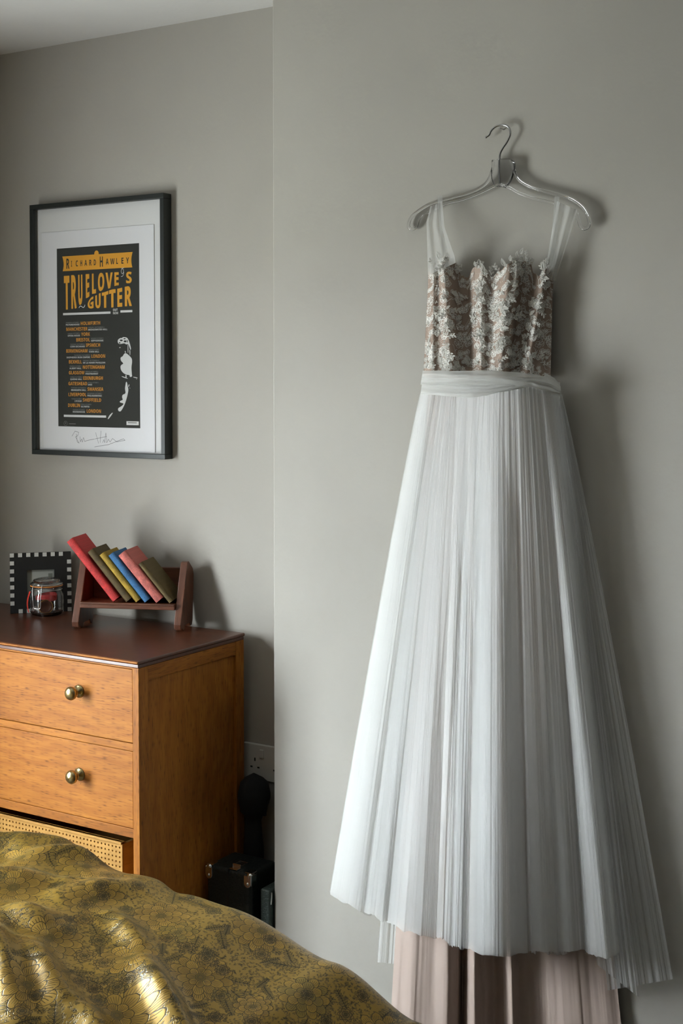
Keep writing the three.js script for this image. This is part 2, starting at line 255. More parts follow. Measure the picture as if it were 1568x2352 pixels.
  const days = ['THURSDAY OCTOBER 1', 'FRIDAY OCTOBER 2', 'SUNDAY OCTOBER 4', 'MONDAY OCTOBER 5', 'TUESDAY OCTOBER 6', 'WEDNESDAY OCTOBER 7', 'THURSDAY OCTOBER 8', 'FRIDAY OCTOBER 9'];
  rows.forEach(([city, a, b, hall, c0, c1], i) => {
    const t = 0.413 + i * 0.0305;
    word(city, a, b, t, t + 0.0195, '#d98f1d'); word(hall, c0, c1, t + 0.0115, t + 0.0205, '#cfcfcc');
    const dw = Math.max(0.13, Math.min(0.2, c1 - c0)), left = c0 < a; word(days[i % 8], left ? c1 - dw : c0, left ? c1 : c0 + dw, t + 0.0005, t + 0.0075, '#9d9f9b', 'normal');
  });
  q.fillStyle = white; q.fillRect(U(0.07), T(0.934), 0.525 * bw, 0.0125 * bh); q.fillRect(U(0.838), T(0.963), 0.145 * bw, 0.021 * bh);
  q.fillStyle = '#8a8c8a'; q.fillRect(U(0.855), T(0.968), 0.105 * bw, 0.006 * bh);
  q.strokeStyle = '#9a9c9a'; q.lineWidth = 2; q.beginPath(); q.ellipse(U(0.092), T(0.983), 0.022 * bw, 0.013 * bh, 0, 0, 7); q.stroke(); word('P', 0.085, 0.099, 0.977, 0.988, '#9a9c9a', 'normal'); q.fillStyle = '#8a8c8a'; q.fillRect(U(0.135), T(0.983), 0.085 * bw, 0.003 * bh);
  // high-contrast cut-out of a standing man: white patches of hair, shirt, hand and jacket edge
  const blob = (pts, col = '#d4d5d3') => { q.fillStyle = col; q.beginPath(); pts.forEach(([u, t], i) => { const [u2, t2] = pts[(i + 1) % pts.length]; if (!i) q.moveTo(U((u + pts[pts.length - 1][0]) / 2), T((t + pts[pts.length - 1][1]) / 2)); q.quadraticCurveTo(U(u), T(t), U((u + u2) / 2), T((t + t2) / 2)); }); q.fill(); };
  const K = ([cx, cy]) => { const x = 110 + cx / 6.72, y = 700 + cy / 6.72, u = (x - 129) / 188.5, t0 = 571 - 13 * u, t1 = 978 + 7 * u; return [u, (y - t0) / (t1 - t0)]; }, patch = (pts, col) => blob(pts.map(K), col);
  patch([[1062, 575], [1068, 535], [1105, 508], [1135, 512], [1140, 495], [1200, 498], [1225, 530], [1250, 600], [1268, 680], [1255, 700], [1240, 650], [1222, 600], [1195, 615], [1170, 590], [1130, 600], [1085, 605]]);
  for (const d of [[[1090, 545], [1120, 530], [1150, 545], [1120, 565]], [[1150, 560], [1185, 540], [1205, 570], [1170, 580]], [[1080, 580], [1100, 572], [1110, 590], [1090, 597]], [[1150, 515], [1180, 510], [1190, 525], [1160, 530]], [[1200, 540], [1212, 535], [1222, 580], [1212, 585]]]) patch(d, '#151b17');
  for (const d of [[[1085, 655], [1105, 648], [1112, 660], [1092, 668]], [[1214, 610], [1224, 610], [1226, 745], [1216, 745]], [[1240, 690], [1254, 695], [1254, 780], [1246, 780]], [[1178, 705], [1190, 730], [1180, 745], [1170, 720]]]) patch(d);
  patch([[1155, 762], [1180, 738], [1215, 762], [1245, 790], [1278, 828], [1282, 890], [1268, 960], [1276, 1080], [1280, 1112], [1240, 1118], [1246, 1086], [1200, 1082], [1150, 1060], [1108, 1005], [1102, 938], [1140, 912], [1152, 905], [1108, 862], [1106, 808], [1140, 796]]);
  patch([[1178, 1080], [1196, 1082], [1196, 1132], [1180, 1130]]); patch([[1112, 1098], [1150, 1108], [1218, 1138], [1210, 1144], [1140, 1122]]); patch([[1288, 1112], [1330, 1118], [1362, 1126], [1358, 1138], [1300, 1126]]); patch([[1340, 1142], [1352, 1142], [1350, 1154], [1340, 1152]]);
  patch([[1186, 1190], [1200, 1188], [1212, 1260], [1224, 1310], [1214, 1372], [1190, 1470], [1158, 1560], [1118, 1632], [1094, 1656], [1064, 1640], [1062, 1598], [1098, 1580], [1140, 1548], [1150, 1524], [1090, 1512], [1090, 1488], [1142, 1470], [1124, 1440], [1130, 1388], [1184, 1374], [1168, 1296], [1178, 1240]]);
  patch([[1218, 1262], [1232, 1222], [1240, 1240], [1226, 1274]]); patch([[1232, 1276], [1252, 1288], [1246, 1298]]); patch([[988, 1656], [976, 1692], [914, 1774], [902, 1762], [934, 1702]]);
  // pen signature
  q.strokeStyle = '#3a3b40'; q.lineWidth = 2.4; q.lineJoin = 'round';
  const sig = (pts) => { q.beginPath(); pts.forEach(([u, t], i) => (i ? q.lineTo(U(u), T(t)) : q.moveTo(U(u), T(t)))); q.stroke(); };
  sig([[0.17, 1.055], [0.21, 1.025], [0.255, 1.032], [0.245, 1.05], [0.215, 1.058], [0.26, 1.092], [0.235, 1.085], [0.228, 1.04]]); sig([[0.27, 1.055], [0.275, 1.085], [0.29, 1.068], [0.30, 1.086], [0.315, 1.06], [0.33, 1.082], [0.36, 1.076], [0.45, 1.066]]);
  sig([[0.465, 1.03], [0.50, 1.09]]); sig([[0.53, 1.02], [0.52, 1.085]]); sig([[0.455, 1.066], [0.60, 1.05]]); sig([[0.55, 1.085], [0.565, 1.068], [0.575, 1.085], [0.59, 1.03], [0.60, 1.085], [0.62, 1.065], [0.64, 1.08], [0.67, 1.06], [0.72, 1.078], [0.82, 1.068], [0.80, 1.06], [0.62, 1.095], [0.45, 1.11]]);
  const pm = std({ map: texture(c), roughness: 0.75 });
  const sheetG = new THREE.PlaneGeometry(px1 - px0, py1 - py0).translate((px0 + px1) / 2, (py0 + py1) / 2, 0);
  part('print', join([sheetG.clone().translate(0, 0, ZB + 0.0195)]), pm, g).userData.label = 'dark poster print with gold lettering and a pen signature';
  part('print_backing', span(px0, px1, py0, py1, ZB + 0.0172, ZB + 0.0193), M.whiteCard, g);
}
// ---------------------------------------------------------------- book trough and books
{
  const A = atY(165, 1445, DR.top), turn = THREE.MathUtils.degToRad(23), th = 0.019, L = 0.292, depth = 0.125;
  const g = thing('book_trough', 'small dark wooden book trough standing on the chest', 'book stand', [A.x, DR.top + 0.0025, A.z], turn);
  // local axes: x along the trough, z towards the room; origin at the front foot of the board next to the photo frame
  const end = () => { const s = new THREE.Shape(); const o = 0.0; s.moveTo(0.0, 0.016); s.lineTo(-0.002, 0.006); s.lineTo(-0.014, 0.006); s.lineTo(-0.018, 0); s.lineTo(-0.030, 0); s.lineTo(-0.036, 0.010); s.lineTo(-0.085, 0.010); s.lineTo(-0.091, 0); s.lineTo(-0.105, 0); s.lineTo(-0.112, 0.012); s.lineTo(-0.124, 0.13); s.lineTo(-0.116, 0.146); s.lineTo(-0.080, 0.168); s.lineTo(-0.068, 0.167); s.lineTo(-0.064, 0.160); s.lineTo(0, 0.016); return s; };
  const e = uvMetres(new THREE.ExtrudeGeometry(end(), { depth: th - 0.004, bevelEnabled: true, bevelSize: 0.002, bevelThickness: 0.002, bevelSegments: 2 }).rotateY(-Math.PI / 2), 'y');
  // the shape's x runs towards the room after the turn, so its front edge leans back as it rises
  for (const x of [th, L]) { const m = part('end_board', e, M.walnut, g); m.position.set(x - 0.002, 0, 0); m.scale.set(1, 1, 1); }
  const sl = 0.068;
  part('shelf', uvMetres(rspan(th, L - th, sl - 0.016, sl - 0.004, -0.116, -0.008, 0.002), 'x'), M.walnut, g);
  part('shelf_edge', uvMetres(rspan(th, L - th, sl - 0.006, sl, -0.022, -0.006, 0.002), 'x', [0.2, 0.1]), M.walnut, g);
  part('back_board', uvMetres(rspan(th, L - th, sl - 0.010, 0.148, -0.122, -0.112, 0.002), 'x', [0.1, 0.4]), M.walnut, g);
  const gm = g.matrixWorld; g.updateMatrixWorld(true);
  const cloth = (r, gg, b, seed) => { const t = dataTexture(256, (u, v) => { const n = fbm(u * 10, v * 10, seed, 10, 10, 4), w = vnoise(u * 90, v * 90, seed + 3, 90, 90), k = 0.62 + 0.42 * n + 0.22 * w; return [clamp(r * k, 0, 255), clamp(gg * k, 0, 255), clamp(b * k, 0, 255)]; }, 9, true); return std({ map: t, roughness: 0.72, bumpMap: plasterBump, bumpScale: 0.0006 }); };
  const pages = std({ color: rgb(0.42, 0.34, 0.22), roughness: 0.95 });
  // each book: [x where its lower spine corner rests, spine height, thickness, depth, lean in degrees, colour, label]
  const books = [
    [0.113, 0.196, 0.0215, 0.100, 39.0, [196, 52, 50], 'tall red clothbound book leaning over the end of the trough'],
    [0.147, 0.163, 0.0195, 0.104, 39.0, [88, 72, 36], 'dark olive book between the red and the mustard books'],
    [0.171, 0.154, 0.0165, 0.104, 39.0, [172, 140, 44], 'mustard yellow clothbound book beside the blue book'],
    [0.196, 0.153, 0.0185, 0.100, 39.0, [58, 112, 160], 'blue clothbound book beside the salmon pink book'],
    [0.231, 0.156, 0.0245, 0.104, 40.0, [200, 108, 98], 'salmon pink clothbound book'],
    [0.257, 0.128, 0.0125, 0.100, 39.5, [100, 84, 44], 'thin olive brown book at the end of the row beside the pink book'],
  ];
  books.forEach(([bx, h, t, d, lean, col, label], i) => {
    const b = new THREE.Group(); b.name = numbered('book'); tag(b, label, 'book', 'leaning books in the book trough'); scene.add(b);
    const p = V(bx + 0.010, 0.0690 + t * Math.sin(THREE.MathUtils.degToRad(lean)), -0.012).applyMatrix4(g.matrixWorld); b.position.copy(p); b.rotation.order = 'YXZ'; b.rotation.y = turn; b.rotation.z = THREE.MathUtils.degToRad(lean);
    const m = cloth(...col, 200 + i * 13), c = 0.0024, r = t / 2;
    // local: x from -t to 0 across the spine, y up the spine, z from 0 (spine) back to -d
    for (const x of [-c, -t]) part('board', rspan(x, x + c, 0, h, -d, -0.004, 0.001), m, b);
    const sp = []; for (let k = 0; k <= 10; k++) { const a = Math.PI * k / 10; sp.push([-r - Math.cos(a) * r, -0.004 + Math.sin(a) * 0.0065]); }
    const s = new THREE.Shape(); s.moveTo(-t, -0.004); sp.forEach(([x, z]) => s.lineTo(x, z)); s.lineTo(0, -0.006); s.lineTo(-t, -0.006); s.lineTo(-t, -0.004);
    part('spine', uvMetres(new THREE.ExtrudeGeometry(s, { depth: h, bevelEnabled: false }).rotateX(Math.PI / 2).translate(0, h, 0), 'y'), m, b);
    part('page_block', span(-t + c, -c, 0.003, h - 0.003, -d + 0.003, -0.006), pages, b);
  });
}
// ---------------------------------------------------------------- chequered photo frame
{
  const A = atY(24, 1410, DR.top), S = 0.166, B = 0.0115, turn = THREE.MathUtils.degToRad(47);
  const g = thing('photo_frame', 'square black photo frame with a white chequered border', 'photo frame', [A.x, DR.top + 0.0006, A.z], turn);
  const inner = new THREE.Group(); inner.name = 'frame_body'; g.add(inner); inner.rotation.x = -0.06;
  const o = 0.046, mat = std({ color: rgb(0.012, 0.013, 0.013), roughness: 0.5 }), wm = std({ color: rgb(0.62, 0.62, 0.58), roughness: 0.5 });
  part('frame_border', join([span(0, S, 0, o, -0.014, 0), span(0, S, S - 0.048, S, -0.014, 0), span(0, o, o, S - 0.048, -0.014, 0), span(S - o, S, o, S - 0.048, -0.014, 0)]), mat, inner);
  const n = 15, c = S / n;
  for (let k = 0; k < n; k += 2) for (const [a, b] of [[k, n - 1], [k, 0], [0, k], [n - 1, k]]) {
    if ((b === k && (k === 0 || k === n - 1) && a !== k) || (a === 0 && b === k && (k === 0 || k === n - 1)) || (a === n - 1 && b === k && (k === 0 || k === n - 1))) continue;
    part('inlay_tile', box(c, c, 0.0022, (a + 0.5) * c, (b + 0.5) * c, 0.0006), wm, inner);
  }
  const cc = canvas(256, 256), q = cc.getContext('2d'); q.fillStyle = '#8f938a'; q.fillRect(0, 0, 256, 256); q.fillStyle = '#a4a79f'; q.fillRect(46, 20, 200, 220); q.fillStyle = '#5c6058'; q.fillRect(78, 128, 58, 5); q.fillRect(144, 127, 40, 5); q.fillStyle = '#757a70'; q.fillRect(200, 40, 40, 60);
  part('photo_print', new THREE.PlaneGeometry(S - 2 * o, S - o - 0.048).translate(S / 2, (o + S - 0.048) / 2, -0.008), std({ map: texture(cc), roughness: 0.5 }), inner);
  part('backing', span(0.02, S - 0.02, 0.02, S - 0.02, -0.017, -0.0145), mat, inner);
}
// ---------------------------------------------------------------- clip-top jar with keepsakes
{
  const A = atY(103, 1418, DR.top), x = A.x - 0.022, z = A.z - 0.03, y = DR.top + 0.0005;
  const jarGlass = phys({ color: rgb(1, 1, 1), transmission: 1, thickness: 0.003, roughness: 0.02, ior: 1.45 });
  const g = thing('glass_jar', 'clip-top glass jar of keepsakes in front of the chequered frame', 'jar', [x, y, z], 0.75); g.scale.setScalar(1.12);
  part('jar_body', lathe([[0, 0.001], [0.030, 0], [0.036, 0.003], [0.041, 0.012], [0.0415, 0.045], [0.039, 0.056], [0.0365, 0.060], [0.0365, 0.068], [0.039, 0.069], [0.039, 0.072], [0.0335, 0.072], [0.0335, 0.060], [0.0360, 0.055], [0.0385, 0.045], [0.038, 0.013], [0.034, 0.006], [0, 0.005]], 40), jarGlass, g);
  part('lid', lathe([[0, 0.0745], [0.0335, 0.0745], [0.0390, 0.0748], [0.0390, 0.079], [0.0345, 0.082], [0.031, 0.0885], [0.018, 0.0915], [0, 0.092], [0, 0.0895], [0.017, 0.089], [0.028, 0.0865], [0.031, 0.080], [0, 0.0775]], 40), jarGlass, g);
  part('seal', new THREE.TorusGeometry(0.0378, 0.0017, 8, 40).rotateX(Math.PI / 2).translate(0, 0.0735, 0), std({ color: rgb(0.75, 0.28, 0.06), roughness: 0.6 }), g).userData.label = 'orange rubber seal';
  part('neck_wire', new THREE.TorusGeometry(0.0377, 0.0011, 6, 40).rotateX(Math.PI / 2).translate(0, 0.0645, 0), M.chrome, g);
  part('lid_wire', new THREE.TorusGeometry(0.0385, 0.0010, 6, 40).rotateX(Math.PI / 2).translate(0, 0.0785, 0), M.chrome, g);
  const bail = (r0) => tube([V(-0.012, 0.078, r0), V(-0.0125, 0.066, r0 + 0.004), V(-0.011, 0.045, r0 + 0.005), V(-0.010, 0.026, r0 + 0.004), V(-0.006, 0.022, r0 + 0.004), V(0.006, 0.022, r0 + 0.004), V(0.010, 0.026, r0 + 0.004), V(0.011, 0.045, r0 + 0.005), V(0.0125, 0.066, r0 + 0.004), V(0.012, 0.078, r0)], 0.0011, 60, 6);
  const clip = part('clip_lever', bail(0.0385), M.chrome, g); clip.rotation.y = -0.55;
  const tail = part('ribbon_tail', sheet(3, 12, (s, t) => V(-0.004 - 0.006 * t + (s - 0.5) * 0.009, 0.062 - 0.052 * t, 0.0425 + 0.006 * Math.sin(t * 3) + 0.002 * s)), std({ color: rgb(0.72, 0.05, 0.03), roughness: 0.5, side: THREE.DoubleSide }), g); tail.rotation.y = -1.0; tail.userData.label = 'red ribbon tail';
  // keepsakes inside
  const red = std({ color: rgb(0.60, 0.035, 0.03), roughness: 0.55, side: THREE.DoubleSide });
  single('red_ribbon', join([sheet(60, 3, (s, t) => { const a = s * Math.PI * 2.2; return V(x + Math.cos(a) * (0.031 - 0.004 * s), y + 0.050 + (t - 0.5) * 0.012 + 0.003 * Math.sin(a * 1.7), z + Math.sin(a) * (0.031 - 0.004 * s)); })]), red, 'coiled red ribbon inside the glass jar', 'ribbon');
  const ring = thing('wooden_reel', 'pale-rimmed wooden reel lying inside the glass jar', 'reel', [x + 0.012, y + 0.026, z + 0.016], 0.9);
  part('rim', new THREE.TorusGeometry(0.0185, 0.0013, 8, 36), M.pale, ring); part('core', lathe([[0, -0.006], [0.0175, -0.006], [0.018, 0], [0.0175, 0.001], [0.012, 0.001], [0.0115, -0.003], [0, -0.003]], 30).rotateX(Math.PI / 2), M.walnut, ring);
  single('paper_scrap', sheet(10, 3, (s, t) => V(x - 0.028 + s * 0.03, y + 0.010 + 0.010 * t + 0.006 * Math.sin(s * 5), z + 0.024 - 0.012 * s + 0.005 * t)), std({ color: rgb(0.55, 0.5, 0.46), roughness: 0.8, side: THREE.DoubleSide }), 'curled scrap of pale paper inside the glass jar', 'paper');
}

// ---------------------------------------------------------------- socket, cases and bag beside the chest
{
  const g = thing('wall_socket', 'white double wall socket low in the alcove', 'socket', [-2.0134 + 0.036, 0.493, ZB]);
  const pl = std({ color: rgb(0.62, 0.61, 0.57), roughness: 0.4 });
  part('face_plate', rspan(-0.073, 0.073, -0.0465, 0.0465, 0, 0.009, 0.003), pl, g);
  for (const c of [-0.036, 0.036]) {
    for (const [x, y, w, h] of [[0, 0.006, 0.004, 0.0085], [-0.011, -0.014, 0.0065, 0.004], [0.011, -0.014, 0.0065, 0.004]]) part('pin_slot', box(w, h, 0.0006, c + x, y, 0.0092), M.blackGloss, g);
    const s = part('switch', rspan(c + 0.022 - 0.006, c + 0.022 + 0.006, 0.012, 0.034, 0.008, 0.0125, 0.0015), pl, g); s.rotation.x = 0;
  }
}
const leatherBump = dataTexture(256, (u, v) => { const n = 255 * Math.pow(fbm(u * 48, v * 48, 77, 48, 48, 2), 0.8); return [n, n, n]; }, 6, false);
M.leatherette = std({ color: rgb(0.014, 0.020, 0.019), roughness: 0.42, bumpMap: leatherBump, bumpScale: 0.0012 });
{
  const x0 = -2.018, x1 = -1.882, z1 = -2.600, z0 = -2.715, y1 = 0.286, g = thing('carrying_case', 'black leatherette carrying case with chrome corners beside the chest', 'case');
  part('case_body', uvMetres(rspan(x0, x1, 0, y1, z0, z1, 0.012)), M.leatherette, g);
  part('seam', rspan((x0 + x1) / 2 - 0.001, (x0 + x1) / 2 + 0.001, 0.002, y1 + 0.0006, z0 + 0.01, z1 + 0.0006, 0.0004), M.blackGloss, g);
  for (const [x, sx] of [[x0, -1], [x1, 1]]) {
    const c = new THREE.Group(); c.name = 'corner_cap'; g.add(c); c.userData.label = 'chrome corner cap';
    part('dome', rspan(x - (sx > 0 ? 0.016 : 0.002), x + (sx > 0 ? 0.002 : 0.016), y1 - 0.018, y1 + 0.002, z1 - 0.020, z1 + 0.002, 0.0085), M.chrome, c);
    // three rounded tongues that wrap the corner, each with a stud
    const tongue = (w, l) => { const s = new THREE.Shape(); s.moveTo(-w, 0); s.lineTo(-w, l - w); s.absarc(0, l - w, w, Math.PI, 0, true); s.lineTo(w, 0); s.lineTo(-w, 0); return new THREE.ExtrudeGeometry(s, { depth: 0.0012, bevelEnabled: true, bevelSize: 0.0006, bevelThickness: 0.0006, bevelSegments: 2, curveSegments: 10 }); };
    part('tongue', tongue(0.0095, 0.027).rotateZ(Math.PI).translate(x - sx * 0.0095, y1 - 0.006, z1), M.chrome, c);
    part('tongue', tongue(0.0105, 0.030).rotateZ(Math.PI).rotateY(sx * Math.PI / 2).translate(x, y1 - 0.004, z1 - 0.0105), M.chrome, c);
    part('tongue', tongue(0.0095, 0.026).rotateX(-Math.PI / 2).translate(x - sx * 0.0095, y1, z1 - 0.004), M.chrome, c);
    part('stud', new THREE.SphereGeometry(0.0036, 12, 8).translate(x - sx * 0.0095, y1 - 0.0240, z1 + 0.0014), M.chrome, c);
  }
  const lx = (x0 + x1) / 2 + 0.012, latch = new THREE.Group(); latch.name = 'latch'; g.add(latch);
  part('latch_plate', rspan(lx - 0.011, lx + 0.011, y1, y1 + 0.004, z1 - 0.048, z1 - 0.020, 0.001), M.blackGloss, latch);
  part('latch_rim', join([rspan(lx - 0.012, lx - 0.0105, y1, y1 + 0.0065, z1 - 0.05, z1 - 0.018, 0.0006), rspan(lx + 0.0105, lx + 0.012, y1, y1 + 0.0065, z1 - 0.05, z1 - 0.018, 0.0006), rspan(lx - 0.012, lx + 0.012, y1, y1 + 0.0065, z1 - 0.05, z1 - 0.0485, 0.0006)]), M.chrome, latch);
  part('latch_tongue', rspan(lx - 0.012, lx + 0.012, y1, y1 + 0.0095, z1 - 0.0205, z1 - 0.0185, 0.0008), M.chrome, latch);
  part('latch_foot', rspan(lx - 0.012, lx + 0.012, y1, y1 + 0.0018, z1 - 0.0185, z1 - 0.004, 0.0008), M.chrome, latch);
}
{
  const g = thing('portfolio_case', 'slim black pebbled case with a white handle strip by the chimney breast', 'case');
  part('case_body', uvMetres(rspan(-1.8585, -1.832, 0, 0.255, -2.79, -2.606, 0.004)), std({ color: rgb(0.05, 0.075, 0.068), roughness: 0.5, bumpMap: leatherBump, bumpScale: 0.0016 }), g);
  part('handle_strip', tube([V(-1.8305, 0.248, -2.6135), V(-1.8300, 0.236, -2.6125), V(-1.8305, 0.220, -2.611)], 0.0014, 12, 8), std({ color: rgb(0.7, 0.72, 0.7), roughness: 0.4 }), g);
}
{
  const g = thing('round_topped_bag', 'black round-topped soft bag standing behind the carrying case', 'bag', [-1.982, 0, -2.752]);
  const c = std({ color: rgb(0.008, 0.009, 0.010), roughness: 0.85, bumpMap: plasterBump, bumpScale: 0.001 });
  part('bag_body', sheet(40, 40, (s, t) => { const a = s * Math.PI * 2, y = t * 0.48, r = curve([[0, 0.030], [0.05, 0.032], [0.28, 0.026], [0.365, 0.020], [0.385, 0.034], [0.425, 0.0425], [0.455, 0.037], [0.472, 0.022], [0.48, 0.002]])(y) * (1 + 0.05 * Math.sin(a * 3 + y * 20)); return V(Math.cos(a) * r, y, Math.sin(a) * r * 0.95); }), c, g);
  part('pull_tab', rspan(0.030, 0.037, 0.376, 0.394, -0.004, 0.004, 0.002), c, g);
}
// ---------------------------------------------------------------- bed and duvet
{
  const bed = thing('bed', 'low bed covered by the gold satin duvet', 'bed');
  const linen = std({ color: rgb(0.55, 0.52, 0.46), roughness: 0.9 });
  part('mattress', rspan(-2.03, -1.10, 0.26, 0.47, -1.70, -0.22, 0.05), linen, bed);
  part('bed_base', rspan(-2.02, -1.12, 0.06, 0.26, -1.68, -0.24, 0.01), std({ color: rgb(0.09, 0.07, 0.05), roughness: 0.8 }), bed);
  for (const [x, z] of [[-1.97, -1.62], [-1.2, -1.62], [-1.97, -0.3], [-1.2, -0.3]]) part('leg', lathe([[0, 0], [0.018, 0], [0.025, 0.06], [0, 0.06]], 16).translate(x, 0, z), M.walnut, bed);
  // woven floral pattern, dark outline on gold satin: a 0.55 m repeat
  const N = 2048, TILE = 0.44, c = canvas(N, N), q = c.getContext('2d'), rough = canvas(N / 2, N / 2), R = rng(5);
  q.fillStyle = '#ad8c3c'; q.fillRect(0, 0, N, N);
  const line = 'rgba(48,42,20,0.80)', wrap = (x, y, r, f) => { for (const ox of [-N, 0, N]) for (const oy of [-N, 0, N]) if (x + ox > -r && x + ox < N + r && y + oy > -r && y + oy < N + r) { q.save(); q.translate(x + ox, y + oy); f(); q.restore(); } };
  const stroke = (w) => { q.lineWidth = w; q.strokeStyle = line; q.stroke(); };
  // net of small scales behind the flowers
  for (let i = 0; i < 5200; i++) { const x = R() * N, y = R() * N, a = R() * 6.28, l = 6 + R() * 16; wrap(x, y, 40, () => { q.rotate(a); q.beginPath(); q.moveTo(-l, 0); q.quadraticCurveTo(0, -l * 1.3, l, 0); q.moveTo(-l * 0.6, 3); q.quadraticCurveTo(0, -l * 0.5, l * 0.6, 3); stroke(3.0); }); }
  const flower = (x, y, r, petals, seed) => { const rr = rng(seed); const turn = rr() * 6.28; wrap(x, y, r * 1.35, () => {
    const tone = [['#a98636', '#b8933c'], ['#bd9640', '#ab883a'], ['#9f853a', '#b39039']][seed % 3];
    for (let ring = 3; ring >= 1; ring--) {
      const n = petals + (ring === 3 ? 3 : ring === 1 ? -2 : 0), rad = r * [0, 0.42, 0.74, 1.0][ring];
      for (let k = 0; k < n; k++) { q.save(); q.rotate(turn + (k + ring * 0.5) * 2 * Math.PI / n); const w = rad * 2.3 / n, len = rad;
        q.beginPath(); q.moveTo(rad * 0.25, 0); q.bezierCurveTo(len * 0.5, -w * 1.25, len * 0.92, -w * 1.35, len, -w * 0.35); q.quadraticCurveTo(len * 1.06, 0, len, w * 0.35); q.bezierCurveTo(len * 0.92, w * 1.35, len * 0.5, w * 1.25, rad * 0.25, 0); q.fillStyle = tone[k % 2]; q.fill(); stroke(5);
        for (const m of [-0.5, -0.25, 0, 0.25, 0.5]) { q.beginPath(); q.moveTo(rad * 0.45, m * w * 0.5); q.quadraticCurveTo(len * 0.7, m * w * 1.2, len * 0.9, m * w * 1.5); stroke(3); }
        q.restore(); }
    }
    q.beginPath(); q.arc(0, 0, r * 0.17, 0, 7); q.fillStyle = '#7d672c'; q.fill(); stroke(3); for (let k = 0; k < 9; k++) { q.beginPath(); q.arc(Math.cos(k * 0.7) * r * 0.09, Math.sin(k * 0.7) * r * 0.09, r * 0.025, 0, 7); stroke(2); }
  }); };
  const leafy = (x, y, l, a, seed) => wrap(x, y, l * 1.2, () => { const rr = rng(seed); q.rotate(a); const bend = (rr() - 0.5) * 0.9; q.beginPath(); q.moveTo(0, 0); q.quadraticCurveTo(l * 0.5, bend * l * 0.5, l, bend * l); stroke(6);
    for (let k = 1; k < 9; k++) for (const sd of [-1, 1]) { const t = k / 9, px = 2 * (1 - t) * t * l * 0.5 + t * t * l, py = 2 * (1 - t) * t * bend * l * 0.5 + t * t * bend * l, ll = l * 0.3 * (1 - 0.6 * t); q.save(); q.translate(px, py); q.rotate(sd * 0.85 + bend); q.beginPath(); q.moveTo(0, 0); q.quadraticCurveTo(ll * 0.5, -ll * 0.32, ll, 0); q.quadraticCurveTo(ll * 0.5, ll * 0.32, 0, 0); q.fillStyle = '#a88a3a'; q.fill(); stroke(3.6); q.beginPath(); q.moveTo(0, 0); q.lineTo(ll * 0.8, 0); stroke(2.6); q.restore(); } });
  const spots = [[300, 330, 270, 9], [1180, 250, 225, 8], [1760, 760, 280, 10], [820, 860, 300, 9], [240, 1180, 220, 8], [1340, 1330, 260, 9], [660, 1620, 270, 10], [1800, 1720, 230, 8], [1130, 1850, 150, 7], [60, 1700, 160, 7]];
  for (let i = 0; i < 90; i++) leafy(R() * N, R() * N, 150 + R() * 150, R() * 6.28, 400 + i);
  for (const [x, y, r, n] of spots) flower(x, y, r, n, Math.round(x + y));
  for (let i = 0; i < 34; i++) flower(R() * N, R() * N, 52 + R() * 40, 6, 700 + i);
  const map = texture(c, 1 / TILE, 1 / TILE);
  const satin = phys({ map, roughness: 0.34, metalness: 0.35, specularIntensity: 1, sheen: 0.35, sheenColor: rgb(0.75, 0.62, 0.3), sheenRoughness: 0.4, bumpMap: texture(c, 1 / TILE, 1 / TILE, false), bumpScale: 0.0005 });
  // surface: puffed top that rolls off at the far side and at the foot
  const xa = -2.07, xb = -0.90, za = -1.945, zb = -0.12, nu = 360, nv = 300;
  const top = curve([[-3.0, 0.60], [-2.3, 0.613], [-1.95, 0.618], [-1.72, 0.622], [-1.55, 0.612], [-1.35, 0.592], [-1.15, 0.545], [-1.0, 0.485], [-0.93, 0.43], [-0.90, 0.38]]);
  const crease = (x, z, x1, z1, x2, z2, w, h) => { const dx = x2 - x1, dz = z2 - z1, L2 = dx * dx + dz * dz, t = clamp(((x - x1) * dx + (z - z1) * dz) / L2, 0, 1), d = Math.hypot(x - x1 - dx * t, z - z1 - dz * t) / w; return h * Math.exp(-d * d) * Math.sin(Math.PI * (0.12 + 0.76 * t)); };
  const folds = [[[-30, 2160], [40, 2320], 0.030, 0.034], [[70, 2190], [150, 2300], 0.026, 0.030], [[190, 2290], [260, 2370], 0.026, 0.026], [[330, 2200], [455, 2345], 0.026, 0.032], [[260, 2110], [335, 2170], 0.022, 0.016], [[20, 2110], [120, 2150], 0.030, 0.018], [[60, 2000], [240, 1975], 0.024, 0.012], [[150, 2080], [330, 2040], 0.03, 0.012]].map(([a, b, w, h]) => [atY(...a, 0.605), atY(...b, 0.605), w, h]);
  const height = (x, z) => {
    const far = clamp((z - za) / 0.17, 0, 1), near = clamp((zb - z) / 0.2, 0, 1), foot = clamp((xb - x) / 0.10, 0, 1), side = clamp((x - xa) / 0.06, 0, 1), round = (t) => Math.sqrt(1 - (1 - t) * (1 - t));
    const edge = Math.min(round(far), round(near), round(side), 0.25 + 0.75 * round(foot));
    const left = smooth(-1.35, -1.9, x);
    const wx = x + 0.10 * fbm(x * 3, z * 3, 61), wz = z + 0.10 * fbm(x * 3 + 9, z * 3, 67);
    const rid = 1 - Math.abs(2 * fbm(wx * 4.2 + wz * 3.0, wz * 5.5 - wx * 2.2, 71, 1e6, 1e6, 3) - 0.9), soft = fbm(x * 3.2, z * 3.2, 83, 1e6, 1e6, 3) - 0.45;
    let y = top(x) + soft * 0.035 + left * 0.030 * (Math.pow(clamp(rid, 0, 1), 3) - 0.5);
